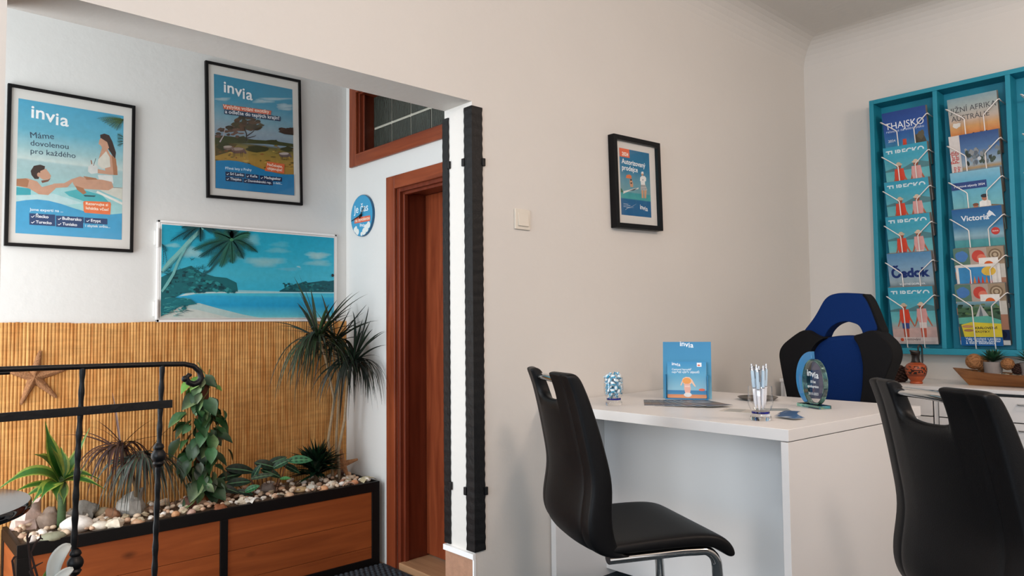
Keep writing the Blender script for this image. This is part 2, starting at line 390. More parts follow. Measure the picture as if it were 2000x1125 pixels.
class Art:
    """flat print of size w x h (metres); q = the four corners TL,TR,BR,BL in any drawing frame"""
    def __init__(s, w, h, q=None, step=.000012):
        s.w, s.h, s.b, s.z, s.step = w, h, B(), 0.0, step; s.hold = False
        q = q or [(0, 0), (1, 0), (1, 1), (0, 1)]
        A = []; y = []
        for (X, Y), (u, v) in zip(q, [(0, 0), (1, 0), (1, 1), (0, 1)]):
            A.append([X, Y, 1, 0, 0, 0, -u * X, -u * Y]); y.append(u)
            A.append([0, 0, 0, X, Y, 1, -v * X, -v * Y]); y.append(v)
        s.Hm = np.append(np.linalg.solve(np.array(A, float), np.array(y, float)), 1).reshape(3, 3)
    def P(s, p):
        r = s.Hm @ np.array([p[0], p[1], 1.0]); u, v = r[0] / r[2], r[1] / r[2]
        return (u * s.w, (1 - v) * s.h)
    def up(s):
        if not s.hold: s.z += s.step
    def poly2(s, pts, col, clip=True):
        """pts in metres"""
        if clip: pts = [(min(max(x, 0), s.w), min(max(y, 0), s.h)) for x, y in pts]
        s.up(); idx = [s.b.V((x, y, s.z)) for x, y in pts]
        for t in tessellate_polygon([[Vector((x, y, 0)) for x, y in pts]]):
            a, b_, c = [pts[k] for k in t]
            if (b_[0] - a[0]) * (c[1] - a[1]) - (c[0] - a[0]) * (b_[1] - a[1]) < 0: t = t[::-1]
            cc = col
            if isinstance(col, list): cc = [col[k] for k in t]
            s.b.F([idx[k] for k in t], cc)
    def poly(s, pts, col, clip=True): s.poly2([s.P(p) for p in pts], rgb(col), clip)
    def grad(s, stops, box=None):
        """vertical gradient stops [(v, colour)] over box (u0,u1) in unit frame"""
        u0, u1 = box or (0, 1); s.up(); prev = None
        for v, c in stops:
            i = (s.b.V((u0 * s.w, (1 - v) * s.h, s.z)), s.b.V((u1 * s.w, (1 - v) * s.h, s.z))); c = rgb(c)
            if prev: s.b.F((i[0], i[1], prev[0][1], prev[0][0]), [c, c, prev[1], prev[1]])
            prev = (i, c)
    def urect(s, u0, v0, u1, v1, col): s.poly2([(u0 * s.w, (1 - v1) * s.h), (u1 * s.w, (1 - v1) * s.h), (u1 * s.w, (1 - v0) * s.h), (u0 * s.w, (1 - v0) * s.h)], rgb(col))
    def U(s, pts): return [(u * s.w, (1 - v) * s.h) for u, v in pts]
    def upoly(s, pts, col): s.poly2(s.U(pts), rgb(col))
    def uell(s, u, v, ru, rv, col, n=20, jag=0, rot=0):
        pts = []
        for k in range(n):
            a = 2 * math.pi * k / n; j = 1 + jag * random.uniform(-1, 1)
            x, y = ru * s.w * math.cos(a) * j, rv * s.h * math.sin(a) * j
            pts.append((u * s.w + x * math.cos(rot) - y * math.sin(rot), (1 - v) * s.h + x * math.sin(rot) + y * math.cos(rot)))
        s.poly2(pts, rgb(col))
    def ell(s, c, r, col, n=20, jag=0):
        s.poly([(c[0] + r[0] * math.cos(2 * math.pi * k / n) * (1 + jag * random.uniform(-1, 1)), c[1] + r[1] * math.sin(2 * math.pi * k / n) * (1 + jag * random.uniform(-1, 1))) for k in range(n)], col)
    def soft(s, c, r, col, edge, n=26):
        """cloud puff whose printed colour fades out to the colour around it"""
        s.up(); cx = s.b.V((*s.P(c), s.z)); k0, k1 = rgb(col), rgb(edge); rings = []
        for f in (.55, 1):
            ring = []
            for k in range(n):
                a = 2 * math.pi * k / n; j = f * (1 + .16 * math.sin(3 * a + c[0]) + .08 * math.sin(7 * a + c[1]))
                x, y = s.P((c[0] + r[0] * j * math.cos(a), c[1] - r[1] * j * math.sin(a))); ring.append(s.b.V((min(max(x, 0), s.w), min(max(y, 0), s.h), s.z)))
            rings.append(ring)
        km = tuple(.7 * p + .3 * q for p, q in zip(k0, k1))
        for k in range(n):
            m = (k + 1) % n
            s.b.F((cx, rings[0][k], rings[0][m]), [k0, km, km]); s.b.F((rings[0][k], rings[1][k], rings[1][m], rings[0][m]), [km, k1, k1, km])
    def line2(s, pts, r0, r1, col):
        """tapered stroke, metres"""
        L, Rr = [], []; n = len(pts)
        for i, p in enumerate(pts):
            a, b_ = pts[max(i - 1, 0)], pts[min(i + 1, n - 1)]
            d = Vector((b_[0] - a[0], b_[1] - a[1])); d.normalize(); r = r0 + (r1 - r0) * i / (n - 1)
            L.append((p[0] - d.y * r, p[1] + d.x * r)); Rr.append((p[0] + d.y * r, p[1] - d.x * r))
        s.poly2(L + Rr[::-1], rgb(col))
    def line(s, pts, r0, r1, col): s.line2([s.P(p) for p in pts], r0, r1, col)
    def uline(s, pts, r0, r1, col): s.line2(s.U(pts), r0, r1, col)
    def text2(s, t, p0, p1, col, bold=.012, hs=1.0, drops=None):
        """text from baseline start p0 to end p1 (metres)"""
        vs, fs = text_mesh(t, bold)
        if not vs: return
        x0 = min(v[0] for v in vs); x1 = max(v[0] for v in vs)
        d = Vector((p1[0] - p0[0], p1[1] - p0[1])); k = d.length / (x1 - x0); d.normalize(); nn = Vector((-d.y, d.x))
        s.up(); idx = []
        for x, y in vs:
            q = Vector(p0) + d * ((x - x0) * k) + nn * (y * k * hs)
            idx.append(s.b.V((q.x, q.y, s.z)))
        c = rgb(col)
        for f in fs: s.b.F([idx[i] for i in f], c)
    def text(s, t, p0, p1, col, bold=.012, hs=1.0): s.text2(t, s.P(p0), s.P(p1), col, bold, hs)
    def utext(s, t, u0, u1, v, col, bold=.012, hs=1.0): s.text2(t, (u0 * s.w, (1 - v) * s.h), (u1 * s.w, (1 - v) * s.h), col, bold, hs)
    def logo(s, u0, u1, v, col='#f4f6f8', bold=.018):
        """the wordmark with its falling baseline"""
        W = (u1 - u0) * s.w; x = u0 * s.w; y = (1 - v) * s.h; k = W / 2.05
        seq = (('i', 0), ('n', 0), ('v', -.1), ('i', -.2), ('a', -.2)); gap = .085
        wd = [max(a for a, _ in text_mesh(c, bold)[0]) - min(a for a, _ in text_mesh(c, bold)[0]) for c, _ in seq]
        gaps = [gap, gap * .5, gap * .3, gap, 0]; k = W / (sum(wd) + sum(gaps)); off = 0; s.up()
        for (ch, dy), w_, g_ in zip(seq, wd, gaps):
            vs, fs = text_mesh(ch, bold)
            x0 = min(a for a, b_ in vs)
            idx = [s.b.V((x + (off + a - x0) * k, y + (b_ + dy) * k, s.z)) for a, b_ in vs]
            for f in fs: s.b.F([idx[i] for i in f], rgb(col))
            off += w_ + g_
    def frond(s, p0, p1, bend, leaf, col, n=16, th=.0012):
        """feather shaped palm frond in metres"""
        a, b_ = Vector(p0), Vector(p1); m = (a + b_) / 2 + Vector(bend)
        pts = [a * (1 - t) ** 2 + m * 2 * t * (1 - t) + b_ * t * t for t in [i / n for i in range(n + 1)]]
        s.line2([tuple(p) for p in pts], th * 1.5, th * .5, col); s.hold = True
        for i in range(1, n + 1):
            d = (pts[i] - pts[i - 1]).normalized(); L = leaf * math.sin(math.pi * min(1, i / n * .85 + .12)) 
            for sg in (-1, 1):
                w = Vector((-d.y, d.x)) * sg * .75 + d * .75; w.y -= .25; w.normalize()
                e = pts[i] + w * L * random.uniform(.8, 1.1)
                s.poly2([tuple(pts[i] - d * th), tuple(pts[i] + d * th), tuple(e)], rgb(col))
        s.hold = False

FACE_Y = Matrix.Rotation(R(90), 4, 'X')                                        # print facing -y
FACE_X = Matrix.Rotation(R(-90), 4, 'Z') @ Matrix.Rotation(R(90), 4, 'X')      # print facing -x

# ================================================================== SETTING
YM, YB2, YB, XJ, XP, XD, XW = 2.08, 2.25, 3.74, 1.708, .262, 2.12, 4.43
ZL, ZC, ZF, ZA = 1.906, 2.80, -.19, 2.75
XL, YF = -2.6, -2.6

def wall_cells(b, axis, p0, p1, a0, a1, z0, z1, holes):
    """wall slab between p0..p1 on axis, spanning a0..a1 along the other axis, with rectangular holes (a,b,z,z)"""
    As = sorted({a0, a1, *[h for q in holes for h in q[:2]]}); Zs = sorted({z0, z1, *[h for q in holes for h in q[2:]]})
    for i in range(len(As) - 1):
        for j in range(len(Zs) - 1):
            ca, cz = (As[i] + As[i + 1]) / 2, (Zs[j] + Zs[j + 1]) / 2
            if any(h[0] < ca < h[1] and h[2] < cz < h[3] for h in holes): continue
            if axis == 'y': b.box(As[i], As[i + 1], p0, p1, Zs[j], Zs[j + 1])
            else: b.box(p0, p1, As[i], As[i + 1], Zs[j], Zs[j + 1])

b = B(); wall_cells(b, 'y', YM, YB2, XL, XW + .2, 0, ZC + .15, [(XP, XJ, 0, ZL)]); struct('wall_back', b, M['wall'])
b = B(); b.box(XW, XW + .2, YF, YM, 0, ZC + .15); struct('wall_right', b, M['wall'])
WIN = (-1.7, 1.55, .85, 2.5)
b = B(); wall_cells(b, 'x', XL - .2, XL, YF, YM, 0, ZC + .15, [WIN]); struct('wall_left', b, M['wall'])
WIN2 = (.2, 2.6, .9, 2.3)
b = B(); wall_cells(b, 'y', YF - .2, YF, XL - .2, XW + .2, 0, ZC + .15, [WIN2]); struct('wall_front', b, M['wall'])
b = B(); b.box(XL - .2, XW + .2, YF - .2, YB2, -.2, 0); struct('floor', b, M['carpet'])
b = B(); b.box(XL - .2, XW + .2, YF - .2, YB2, ZC, ZC + .15)
rc = .16     # rounded cove between wall and ceiling
for k in range(8):
    a0, a1 = math.pi / 2 * k / 8, math.pi / 2 * (k + 1) / 8
    p = [(rc * (1 - math.sin(a)), rc * (1 - math.cos(a))) for a in (a0, a1)]
    # along the back wall
    i = [b.V((x, YM - q[0], ZC - q[1])) for q in p for x in (XL, XW)]; b.F((i[0], i[1], i[3], i[2]))
    i = [b.V((XW - q[0], y, ZC - q[1])) for q in p for y in (YF, YM)]; b.F((i[0], i[1], i[3], i[2]))
struct('ceiling', b, M['wall'], smooth=50)

# alcove (entrance recess) a step lower
XA = -.62
b = B(); b.box(XA - .2, XD + .2, YB, YB + .2, ZF, ZA + .1); struct('wall_alcove_back', b, M['wall_white'])
DOOR = (2.39, 3.215, ZF, 1.795); TRN = (2.40, 3.615, 2.035, 2.40)
b = B(); wall_cells(b, 'x', XD, XD + .22, YB2, YB, ZF, ZA + .1, [DOOR, TRN]); struct('wall_alcove_right', b, M['wall_white'])
b = B(); wall_cells(b, 'x', XA - .2, XA, YB2, YB, ZF, ZA + .1, [(2.42, 3.6, ZF, 2.35)]); struct('wall_alcove_left', b, M['wall_white'])
b = B(); b.box(XA - .2, XD + .42, YB2, YB, ZF - .15, ZF); struct('floor_alcove', b, M['stonefloor'])
b = B(); b.box(XA - .2, XD + .2, YB2, YB, ZA, ZA + .1); struct('ceiling_alcove', b, M['wall_white'])

# tiled base of the door jamb with a white ledge
b = B(); b.box(XJ - .008, XJ - .0002, YM + .004, YB2 - .002, 0, .212); b.mi = 1
b.box(XJ - .013, XJ - .0003, YM - .004, YB2 + .006, .212, .232); b.box(XJ - .009, XJ + .001, YM - .004, YM + .004, 0, .212)
struct('trim_1', b, [M['tile'], M['white_trim']])

# door in the alcove
D = thing('door_1', None, None, (XD, 2.8, ZF), kind='structure')
def part(name, b, m, parent, **k):
    o = obj(name, b, m, **k); o.parent = parent
    o.matrix_parent_inverse = parent.matrix_basis.inverted() if parent.parent is None else (parent.parent.matrix_basis @ parent.matrix_parent_inverse @ parent.matrix_basis).inverted() if False else parent.matrix_basis.inverted()
    return o
b = B(); x0, x1 = XD - .018, XD - .0005
b.box(x0, x1, 3.21, 3.29, ZF, 1.855); b.box(x0, x1, 2.315, 2.395, ZF, 1.855); b.mi = 1; b.box(x0, x1, 2.395, 3.21, 1.785, 1.855)
part('casing', b, [M['door_wood'], M['door_wood_h']], D, bevel=.004)
b = B()
b.box(XD, XD + .21, 3.185, 3.214, ZF, 1.794); b.box(XD, XD + .21, 2.391, 2.42, ZF, 1.794); b.box(XD, XD + .21, 2.42, 3.185, 1.766, 1.794)
b.box(XD + .02, XD + .045, 3.17, 3.19, ZF, 1.78); b.box(XD + .02, XD + .045, 2.42, 3.18, 1.752, 1.77)
part('lining', b, M['lining'], D, bevel=.003)
b = B(); b.box(XD + .165, XD + .205, 2.421, 3.184, ZF + .05, 1.765); lf = part('leaf', b, M['door_wood'], D, bevel=.003)
b = B(); b.tube([(XD + .165, 2.47, .85), (XD + .12, 2.47, .85), (XD + .11, 2.49, .85), (XD + .11, 2.58, .85)], .009); part('handle', b, M['chrome'], lf, smooth=60)
b = B(); b.box(XD - .012, XD + .2, 2.42, 3.186, ZF, ZF + .042); part('threshold', b, M['threshold'], D, bevel=.006)

# transom window of glass blocks above the door
W = thing('window_1', None, None, (XD, 3, 2), kind='structure')
b = B(); b.box(x0, x1, 3.605, 3.677, 1.972, 2.47); b.box(x0, x1, 2.33, 2.405, 1.972, 2.47); b.mi = 1
b.box(x0, x1, 2.405, 3.605, 1.972, 2.04); b.box(x0, x1, 2.405, 3.605, 2.395, 2.47)
part('window_frame', b, [M['door_wood'], M['door_wood_h']], W, bevel=.004)
b = B(); b.box(XD, XD + .2, 3.59, 3.6145, 2.036, 2.399); b.box(XD, XD + .2, 2.401, 2.425, 2.036, 2.399); b.box(XD, XD + .2, 2.425, 3.59, 2.036, 2.05); b.box(XD, XD + .2, 2.425, 3.59, 2.385, 2.399)
b.box(XD + .02, XD + .03, 3.575, 3.59, 2.05, 2.385)
part('lining', b, M['lining'], W, bevel=.003)
b = B(); b.box(XD + .098, XD + .17, 2.426, 3.589, 2.051, 2.384); part('mortar_joint', b, M['mortar'], W)
yy = 3.588
while yy > 2.44:
    for z0, z1 in ((2.055, 2.193), (2.206, 2.383)):
        b = B(); b.box(XD + .09, XD + .0975, max(2.43, yy - .179), yy - .003, z0, z1)
        part('glass_block', b, M['glassblock'], W, bevel=.008, seg=3)
    yy -= .187

# windows the daylight comes through (beside and behind the viewpoint) and the glazed entrance
def window(name, axis, p, a0, a1, z0, z1, n):
    t = thing(name, None, None, (0, 0, 0), kind='structure')
    f = B(); w = .06
    segs = [(a0, a0 + w, z0, z1), (a1 - w, a1, z0, z1), (a0, a1, z0, z0 + w), (a0, a1, z1 - w, z1)] + [(a0 + (a1 - a0) * k / n - w / 2, a0 + (a1 - a0) * k / n + w / 2, z0, z1) for k in range(1, n)]
    for s in segs:
        if axis == 'x': f.box(p - .03, p + .03, *s)
        else: f.box(s[0], s[1], p - .03, p + .03, s[2], s[3])
    obj('window_frame', f, M['white_trim'], t, bevel=.004)
    g = B()
    g.F([g.V((p, a, z) if axis == 'x' else (a, p, z)) for a, z in ((a0 + .01, z0 + .01), (a1 - .01, z0 + .01), (a1 - .01, z1 - .01), (a0 + .01, z1 - .01))])
    obj('glass_pane', g, M['pane'], t)
window('window_2', 'x', XL - .1, *WIN, 3)
window('window_3', 'y', YF - .1, *WIN2, 2)
window('door_2', 'x', XA - .1, 2.42, 3.6, ZF, 2.35, 2)

# ================================================================== ALCOVE THINGS
# --- doormat
b = B(); mx0, mx1, my0, my1 = 1.22, 2.1, 2.29, 3.31
b.box(mx0, mx1, my0, my1, ZF, ZF + .012)
nx, ny = 30, 34
for i in range(nx):
    for j in range(ny):
        cx = mx0 + .015 + (mx1 - mx0 - .03) * (i + .5 * (j % 2)) / nx; cy = my0 + .015 + (my1 - my0 - .03) * j / (ny - 1)
        b.ball((cx, cy, ZF + .013), (.0125, .0135, .009), 8, 4)
dm = obj('doormat', b, M['rubber'], smooth=60)
tag(dm, 'dark blue-grey knobbly doormat on the lower floor before the wooden door', 'doormat')

# --- framed posters
def picture(label, x0, x1, z0, z1, yfront, depth, bar, tilt, art, ax0, az0, group=None):
    t = thing('framed_poster', label, 'picture', (x0, yfront, z0), group=group)
    w, h = x1 - x0, z1 - z0; md = .4 if depth < .03 else .5
    f = B()
    for s in ((0, bar, 0, h), (w - bar, w, 0, h), (bar, w - bar, 0, bar), (bar, w - bar, h - bar, h)): f.box(s[0], s[1], 0, depth, s[2], s[3])
    obj('frame', f, M['black_frame'], t, bevel=.0012)
    f = B(); f.box(bar - .002, w - bar + .002, depth * md, depth * .95, bar - .002, h - bar + .002); obj('mount_board', f, M['passepartout'], t)
    o = obj('print', art.b, M['print_noise'], t)
    o.matrix_basis = Matrix.Translation((ax0 - x0, depth * md - .0003, az0 - z0)) @ FACE_Y
    f = B(); yg = .0012; f.F([f.V(p) for p in ((bar - .001, yg, bar - .001), (w - bar + .001, yg, bar - .001), (w - bar + .001, yg, h - bar + .001), (bar - .001, yg, h - bar + .001))]); obj('glass', f, M['pane'], t)
    t.rotation_euler = (0, -tilt, 0)
    return t

def check(A, p, s, col='#f2f6fa'):
    x, y = p
    A.line2([(x, y + .35 * s), (x + .35 * s, y)], .1 * s, .1 * s, col); A.line2([(x + .33 * s, y + .02 * s), (x + s, y + .75 * s)], .1 * s, .1 * s, col)

SKIN, SKIN2 = '#c99a80', '#a97555'
def poster_pool():
    q = [(117, 138), (777, 240), (762, 1020), (92, 978)]
    A = Art(.415, .588, q)
    A.grad([(0, '#4aa3c6'), (.22, '#62aec6'), (.36, '#9dc4c8'), (.44, '#c6d6d2'), (.455, '#a9c6c8'), (.62, '#9fc4c4'), (.66, '#8cc4ca'), (1, '#6fbcc8')])
    # pool and water
    A.poly([(98, 684), (230, 705), (470, 690), (772, 770), (768, 870), (92, 800)], '#9fd0d2')
    A.poly([(98, 690), (190, 700), (190, 740), (97, 740)], '#3fa4b0')
    A.poly([(400, 720), (500, 700), (640, 740), (700, 800), (560, 790), (430, 745)], '#4fb0b8')
    A.poly([(97, 745), (330, 730), (520, 790), (430, 800), (96, 778)], '#b9d8da')
    A.poly([(620, 700), (772, 690), (770, 770), (640, 715)], '#d3d2c6')
    A.poly([(610, 712), (770, 785), (770, 800), (600, 722)], '#e6e6de')
    A.line([(700, 690), (772, 694)], .001, .001, '#7c6a60')
    # woman
    A.poly([(628, 360), (655, 352), (685, 362), (705, 400), (728, 470), (722, 520), (700, 480), (660, 420), (630, 395)], '#3a2a26')
    A.poly([(622, 395), (632, 380), (672, 405), (684, 440), (668, 460), (642, 445), (630, 425), (618, 418)], SKIN)
    A.poly([(640, 440), (672, 445), (690, 480), (716, 500), (736, 560), (738, 612), (690, 610), (602, 600), (560, 592), (590, 570), (660, 585), (650, 530), (615, 520)], SKIN)
    A.poly([(700, 490), (728, 510), (738, 612), (712, 612)], SKIN2)
    A.poly([(615, 515), (665, 462), (688, 500), (692, 560), (640, 575), (612, 545)], '#d8d4c8')
    A.poly([(552, 560), (580, 540), (612, 560), (612, 600), (570, 606), (550, 590)], '#d4d6d2')
    A.line([(585, 555), (600, 508)], .001, .001, '#3c3836')
    A.line([(575, 545), (570, 520)], .002, .002, '#9a5a3a')
    A.poly([(612, 612), (705, 614), (712, 665), (625, 662)], '#d9dcd8')
    A.poly([(452, 640), (480, 628), (560, 636), (640, 642), (700, 655), (712, 690), (680, 708), (520, 700), (470, 690), (455, 665)], SKIN)
    A.poly([(470, 680), (520, 695), (540, 725), (520, 735), (480, 705)], SKIN2)
    A.poly([(520, 620), (600, 632), (612, 642), (540, 642)], SKIN2)
    # man
    A.poly([(100, 640), (170, 636), (230, 655), (260, 690), (345, 668), (345, 700), (300, 740), (240, 735), (180, 700), (98, 682)], SKIN)
    A.poly([(100, 640), (160, 636), (180, 650), (170, 690), (98, 684)], SKIN2)
    A.poly([(190, 590), (210, 558), (250, 550), (280, 560), (275, 590), (250, 600), (240, 640), (215, 640), (195, 615)], '#3a2c26')
    A.poly([(250, 590), (285, 575), (305, 600), (318, 620), (310, 640), (270, 645), (248, 632)], SKIN)
    A.poly([(255, 650), (300, 643), (315, 635), (300, 655), (262, 665)], '#7c5140')
    A.ell((241, 613), (11, 14), SKIN)
    A.poly([(330, 668), (400, 665), (445, 640), (500, 622), (540, 632), (470, 640), (420, 690), (345, 695)], SKIN)
    A.poly([(520, 738), (600, 742), (590, 750), (530, 748)], '#2e5058')
    # palm leaves
    tr = A.P((777, 262))
    for k in range(9):
        A.frond(tr, A.P((612 + 15 * k, 258 + 9 * k)), (0, .012), .03, ['#34522a', '#5a7a3a', '#2b4628'][k % 3], n=13, th=.0011)
    for k in range(4): A.frond(A.P((775, 375 + 12 * k)), A.P((738, 355 + 24 * k)), (0, .004), .018, '#33502e', n=8, th=.0009)
    # lower blue wave
    wave = [(95, 782), (160, 772), (230, 768), (300, 775), (380, 795), (460, 822), (540, 845), (620, 858), (700, 860), (766, 854)]
    A.poly(wave + [(762, 1020), (92, 978)], '#3f9ecb')
    A.poly([(519, 782), (528, 776), (690, 782), (695, 795), (690, 862), (530, 850), (522, 840)], '#e87848')
    A.text('Rezervujte si', (536, 800), (676, 808), '#f6ead8', .02); A.text('lehátka včas!', (536, 828), (680, 838), '#f6ead8', .02)
    A.logo(.115, .46, .128, '#f4f7f8', .016)
    for t, a, c in (('Máme', (190, 384), (338, 390)), ('dovolenou', (190, 430), (428, 452)), ('pro každého', (190, 480), (472, 508))): 
        A.text(t, a, c[0:2] if False else c, '#33475c', .0)
    A.text('Jsme experti na ...', (182, 838), (392, 848), '#e6f2f8', .012)
    for t, x0, x1, y, xe in (('Řecko', 180, 342, 882, 300), ('Bulharsko', 347, 522, 896, 508), ('Egypt', 527, 672, 908, 630), ('Turecko', 180, 342, 918, 320), ('Tunisko', 347, 518, 930, 480)):
        dy = (x1 - x0) * .055
        A.poly([(x0, y - 28), (x1, y - 28 + dy), (x1, y + 8 + dy), (x0, y + 8)], '#1f3f6c')
        check(A, A.P((x0 + 12, y - 2)), .012); A.text(t, (x0 + 40, y - 2), (xe, y - 2 + (xe - x0) * .05), '#f2f6fa', .02)
    A.text('i zbytek světa...', (532, 938), (690, 946), '#e6f2f8', .012)
    return A

def poster_savanna():
    q = [(148, 157), (683, 265), (683, 997), (142, 940)]
    A = Art(.428, .59, q)
    A.grad([(0, '#2f86a8'), (.2, '#3f8fae'), (.36, '#7aa3b4'), (.46, '#8fa3b0'), (.56, '#7f95a8'), (.58, '#5d5a3c'), (.62, '#8a7a3a'), (.72, '#a8843c'), (1, '#9c7030')])
    for (x, y, rx, ry) in ((480, 345, 60, 10), (630, 380, 50, 12), (560, 330, 90, 7), (200, 330, 50, 8), (640, 400, 40, 6)): A.soft((x, y), (rx * 1.3, ry * 1.6), '#a4bec8', '#5c98b0' if y < 350 else '#7099ae')
    A.poly([(147, 575), (250, 585), (420, 610), (560, 620), (683, 640), (683, 662), (500, 640), (300, 632), (147, 640)], '#3e4426')
    A.poly([(147, 640), (250, 632), (300, 640), (250, 690), (147, 720)], '#574a2a')
    for k in range(90):
        x = random.uniform(150, 680); y = random.uniform(650, 830)
        A.ell((x, y), (random.uniform(5, 22), random.uniform(2, 6)), random.choice(['#b8943e', '#7c6a30', '#6a5a2c', '#c0a050', '#8a5a30', '#4e4a26']), 9, .3)
    for (x, y, rx, ry) in ((430, 672, 70, 24), (330, 605, 38, 22), (640, 676, 42, 18), (540, 620, 40, 10), (200, 655, 40, 26)): A.ell((x, y), (rx, ry), '#3a3c22', 16, .25)
    # acacia
    for k in range(46):
        a = random.uniform(0, math.pi); r = random.uniform(.2, 1)
        A.ell((352 + 118 * r * math.cos(a) * 1.0, 540 - 85 * r * math.sin(a)), (random.uniform(16, 30), random.uniform(8, 15)), random.choice(['#4a3a2c', '#3c3426', '#5a4432', '#46402a']), 10, .3)
    for k in range(22): A.ell((random.uniform(160, 330), random.uniform(530, 590)), (random.uniform(12, 24), random.uniform(6, 12)), random.choice(['#5c4638', '#4a3a30', '#6a5044']), 9, .3)
    A.line([(360, 620), (362, 570), (345, 520)], .004, .002, '#2e2620'); A.line([(362, 585), (400, 560), (440, 520)], .0025, .001, '#2e2620'); A.line([(362, 600), (420, 585), (425, 578)], .002, .0006, '#2e2620')
    A.line([(178, 625), (205, 580), (218, 520)], .003, .001, '#b9aeb0')
    for k in range(14): A.ell((random.uniform(600, 682), 548 + random.uniform(-14, 14)), (random.uniform(14, 24), random.uniform(6, 12)), random.choice(['#3a2c24', '#4a382c']), 9, .25)
    A.poly([(580, 556), (640, 532), (683, 528), (683, 580), (620, 572)], '#3c2e26')
    # grazing animals
    for (x, y, s, c1, c2) in ((300, 682, 1.0, '#6a5048', '#a08c80'), (235, 664, .7, '#7a6860', '#b0a298'), (622, 715, .8, '#6a5a56', '#b8aca8')):
        A.ell((x, y), (48 * s, 22 * s), c1, 16, .08); A.ell((x - 4, y - 10 * s), (42 * s, 11 * s), c2, 14, .1)
        A.poly([(x + 40 * s, y - 12 * s), (x + 62 * s, y + 18 * s), (x + 52 * s, y + 26 * s), (x + 30 * s, y + 8 * s)], c1)
        for dx in (-32, -22, 20, 30): A.line([(x + dx * s, y + 10 * s), (x + dx * s, y + 46 * s)], .0016 * s, .001 * s, '#4a3a34')
    wave = [(147, 752), (230, 750), (300, 757), (380, 778), (450, 808), (520, 832), (600, 850), (683, 852)]
    A.poly(wave + [(683, 997), (142, 940)], '#1c7aae')
    A.poly([(500, 760), (620, 780), (615, 845), (482, 825), (490, 800)], '#d9683e')
    A.text('Nečekejte,', (500, 788), (605, 806), '#f2e6d8', .015); A.text('objevujte!', (500, 815), (602, 830), '#f2e6d8', .015)
    A.logo(.115, .47, .145, '#eef2f4', .016)
    A.poly([(203, 365), (535, 412), (530, 440), (208, 398)], '#d0644a'); A.text('Vyslyšte volání exotiky', (206, 390), (520, 430), '#f4e4d4', .012)
    A.poly([(212, 402), (596, 452), (596, 484), (212, 432)], '#1e3a58'); A.text('a odleťte do teplých krajin!', (218, 426), (588, 474), '#e8ecf0', .012)
    A.text('Přímé lety z Prahy', (212, 812), (392, 826), '#d6e8f2', .012)
    for t, x0, x1, y, xe in (('Srí Lanka', 212, 344, 850, 336), ('Keňa', 350, 440, 866, 430), ('Madagaskar', 446, 600, 878, 592), ('Thajsko', 212, 328, 884, 320), ('Dominikánská rep.', 334, 536, 898, 526)):
        dy = (x1 - x0) * .1
        A.poly([(x0, y - 22), (x1, y - 22 + dy), (x1, y + 8 + dy), (x0, y + 8)], '#14284c')
        check(A, A.P((x0 + 8, y)), .011); A.text(t, (x0 + 32, y + 1), (xe, y + 1 + (xe - x0 - 32) * .1), '#e8eef4', .015)
    A.text('a další...', (540, 914), (600, 922), '#d6e8f2', .012)
    return A

def poster_dealer():
    q = [(258, 278), (524, 325), (524, 886), (268, 856)]
    A = Art(.222, .305, q)
    A.grad([(0, '#1f6a94'), (.3, '#2d78a0'), (.45, '#5d93a8'), (.64, '#6f9ca6'), (.66, '#3f98a0'), (.74, '#48a0a0'), (.76, '#1d6090'), (1, '#1d5f92')])
    A.poly([(258, 278), (346, 292), (350, 370), (262, 355)], '#e0653c'); A.text('2024', (282, 345), (338, 356), '#f6ece0', .03)
    A.text('Autorizovaný', (278, 415), (486, 456), '#eef2f4', .02); A.text('prodejce', (280, 472), (418, 496), '#eef2f4', .02)
    A.poly([(284, 660), (420, 628), (418, 640), (330, 662), (286, 680)], '#dfe0dc'); A.poly([(330, 655), (415, 632), (380, 652)], '#2a3438')
    A.poly([(312, 545), (318, 520), (345, 515), (362, 530), (360, 552)], '#e07a44'); A.line([(338, 545), (345, 600)], .0006, .0006, '#8a6a50')
    A.poly([(346, 560), (362, 556), (374, 600), (372, 625), (350, 622), (344, 590)], '#c99a78'); A.ell((356, 562), (8, 9), '#4a3428'); A.poly([(350, 585), (366, 584), (364, 594), (352, 596)], '#2c2c34')
    A.poly([(438, 540), (452, 526), (478, 528), (490, 545), (488, 572), (478, 575), (478, 600), (442, 598), (440, 572), (434, 570)], '#e6e8e6')
    A.ell((458, 512), (10, 13), '#c99a78'); A.poly([(446, 508), (450, 490), (466, 488), (470, 506)], '#e8e8e4')
    A.poly([(442, 598), (478, 600), (497, 650), (438, 648)], '#e4e4e0')
    for k in range(4): A.poly([(441 - k * .8, 606 + k * 11), (480 + 4 * k, 608 + k * 11), (482 + 4 * k, 613 + k * 11), (440 - k * .8, 611 + k * 11)], '#20262c')
    A.poly([(444, 650), (462, 651), (460, 720), (446, 718)], '#c99a78'); A.poly([(468, 651), (490, 651), (484, 722), (468, 720)], '#c99a78'); A.ell((460, 562), (4, 5), '#4a5a70')
    A.poly([(258, 630), (275, 640), (290, 670), (262, 668)], '#2a6a50')
    for y, xe in ((762, 328), (775, 345), (788, 338)): A.line([(286, y), (xe, y + 8)], .0007, .0007, '#cfdce6')
    A.line([(300, 815), (330, 798), (360, 790), (395, 768)], .0006, .0003, '#cfdce6'); A.line([(310, 800), (345, 800), (372, 796)], .0005, .0003, '#cfdce6')
    A.logo(.62, .88, .885, '#eef2f4', .016)
    return A

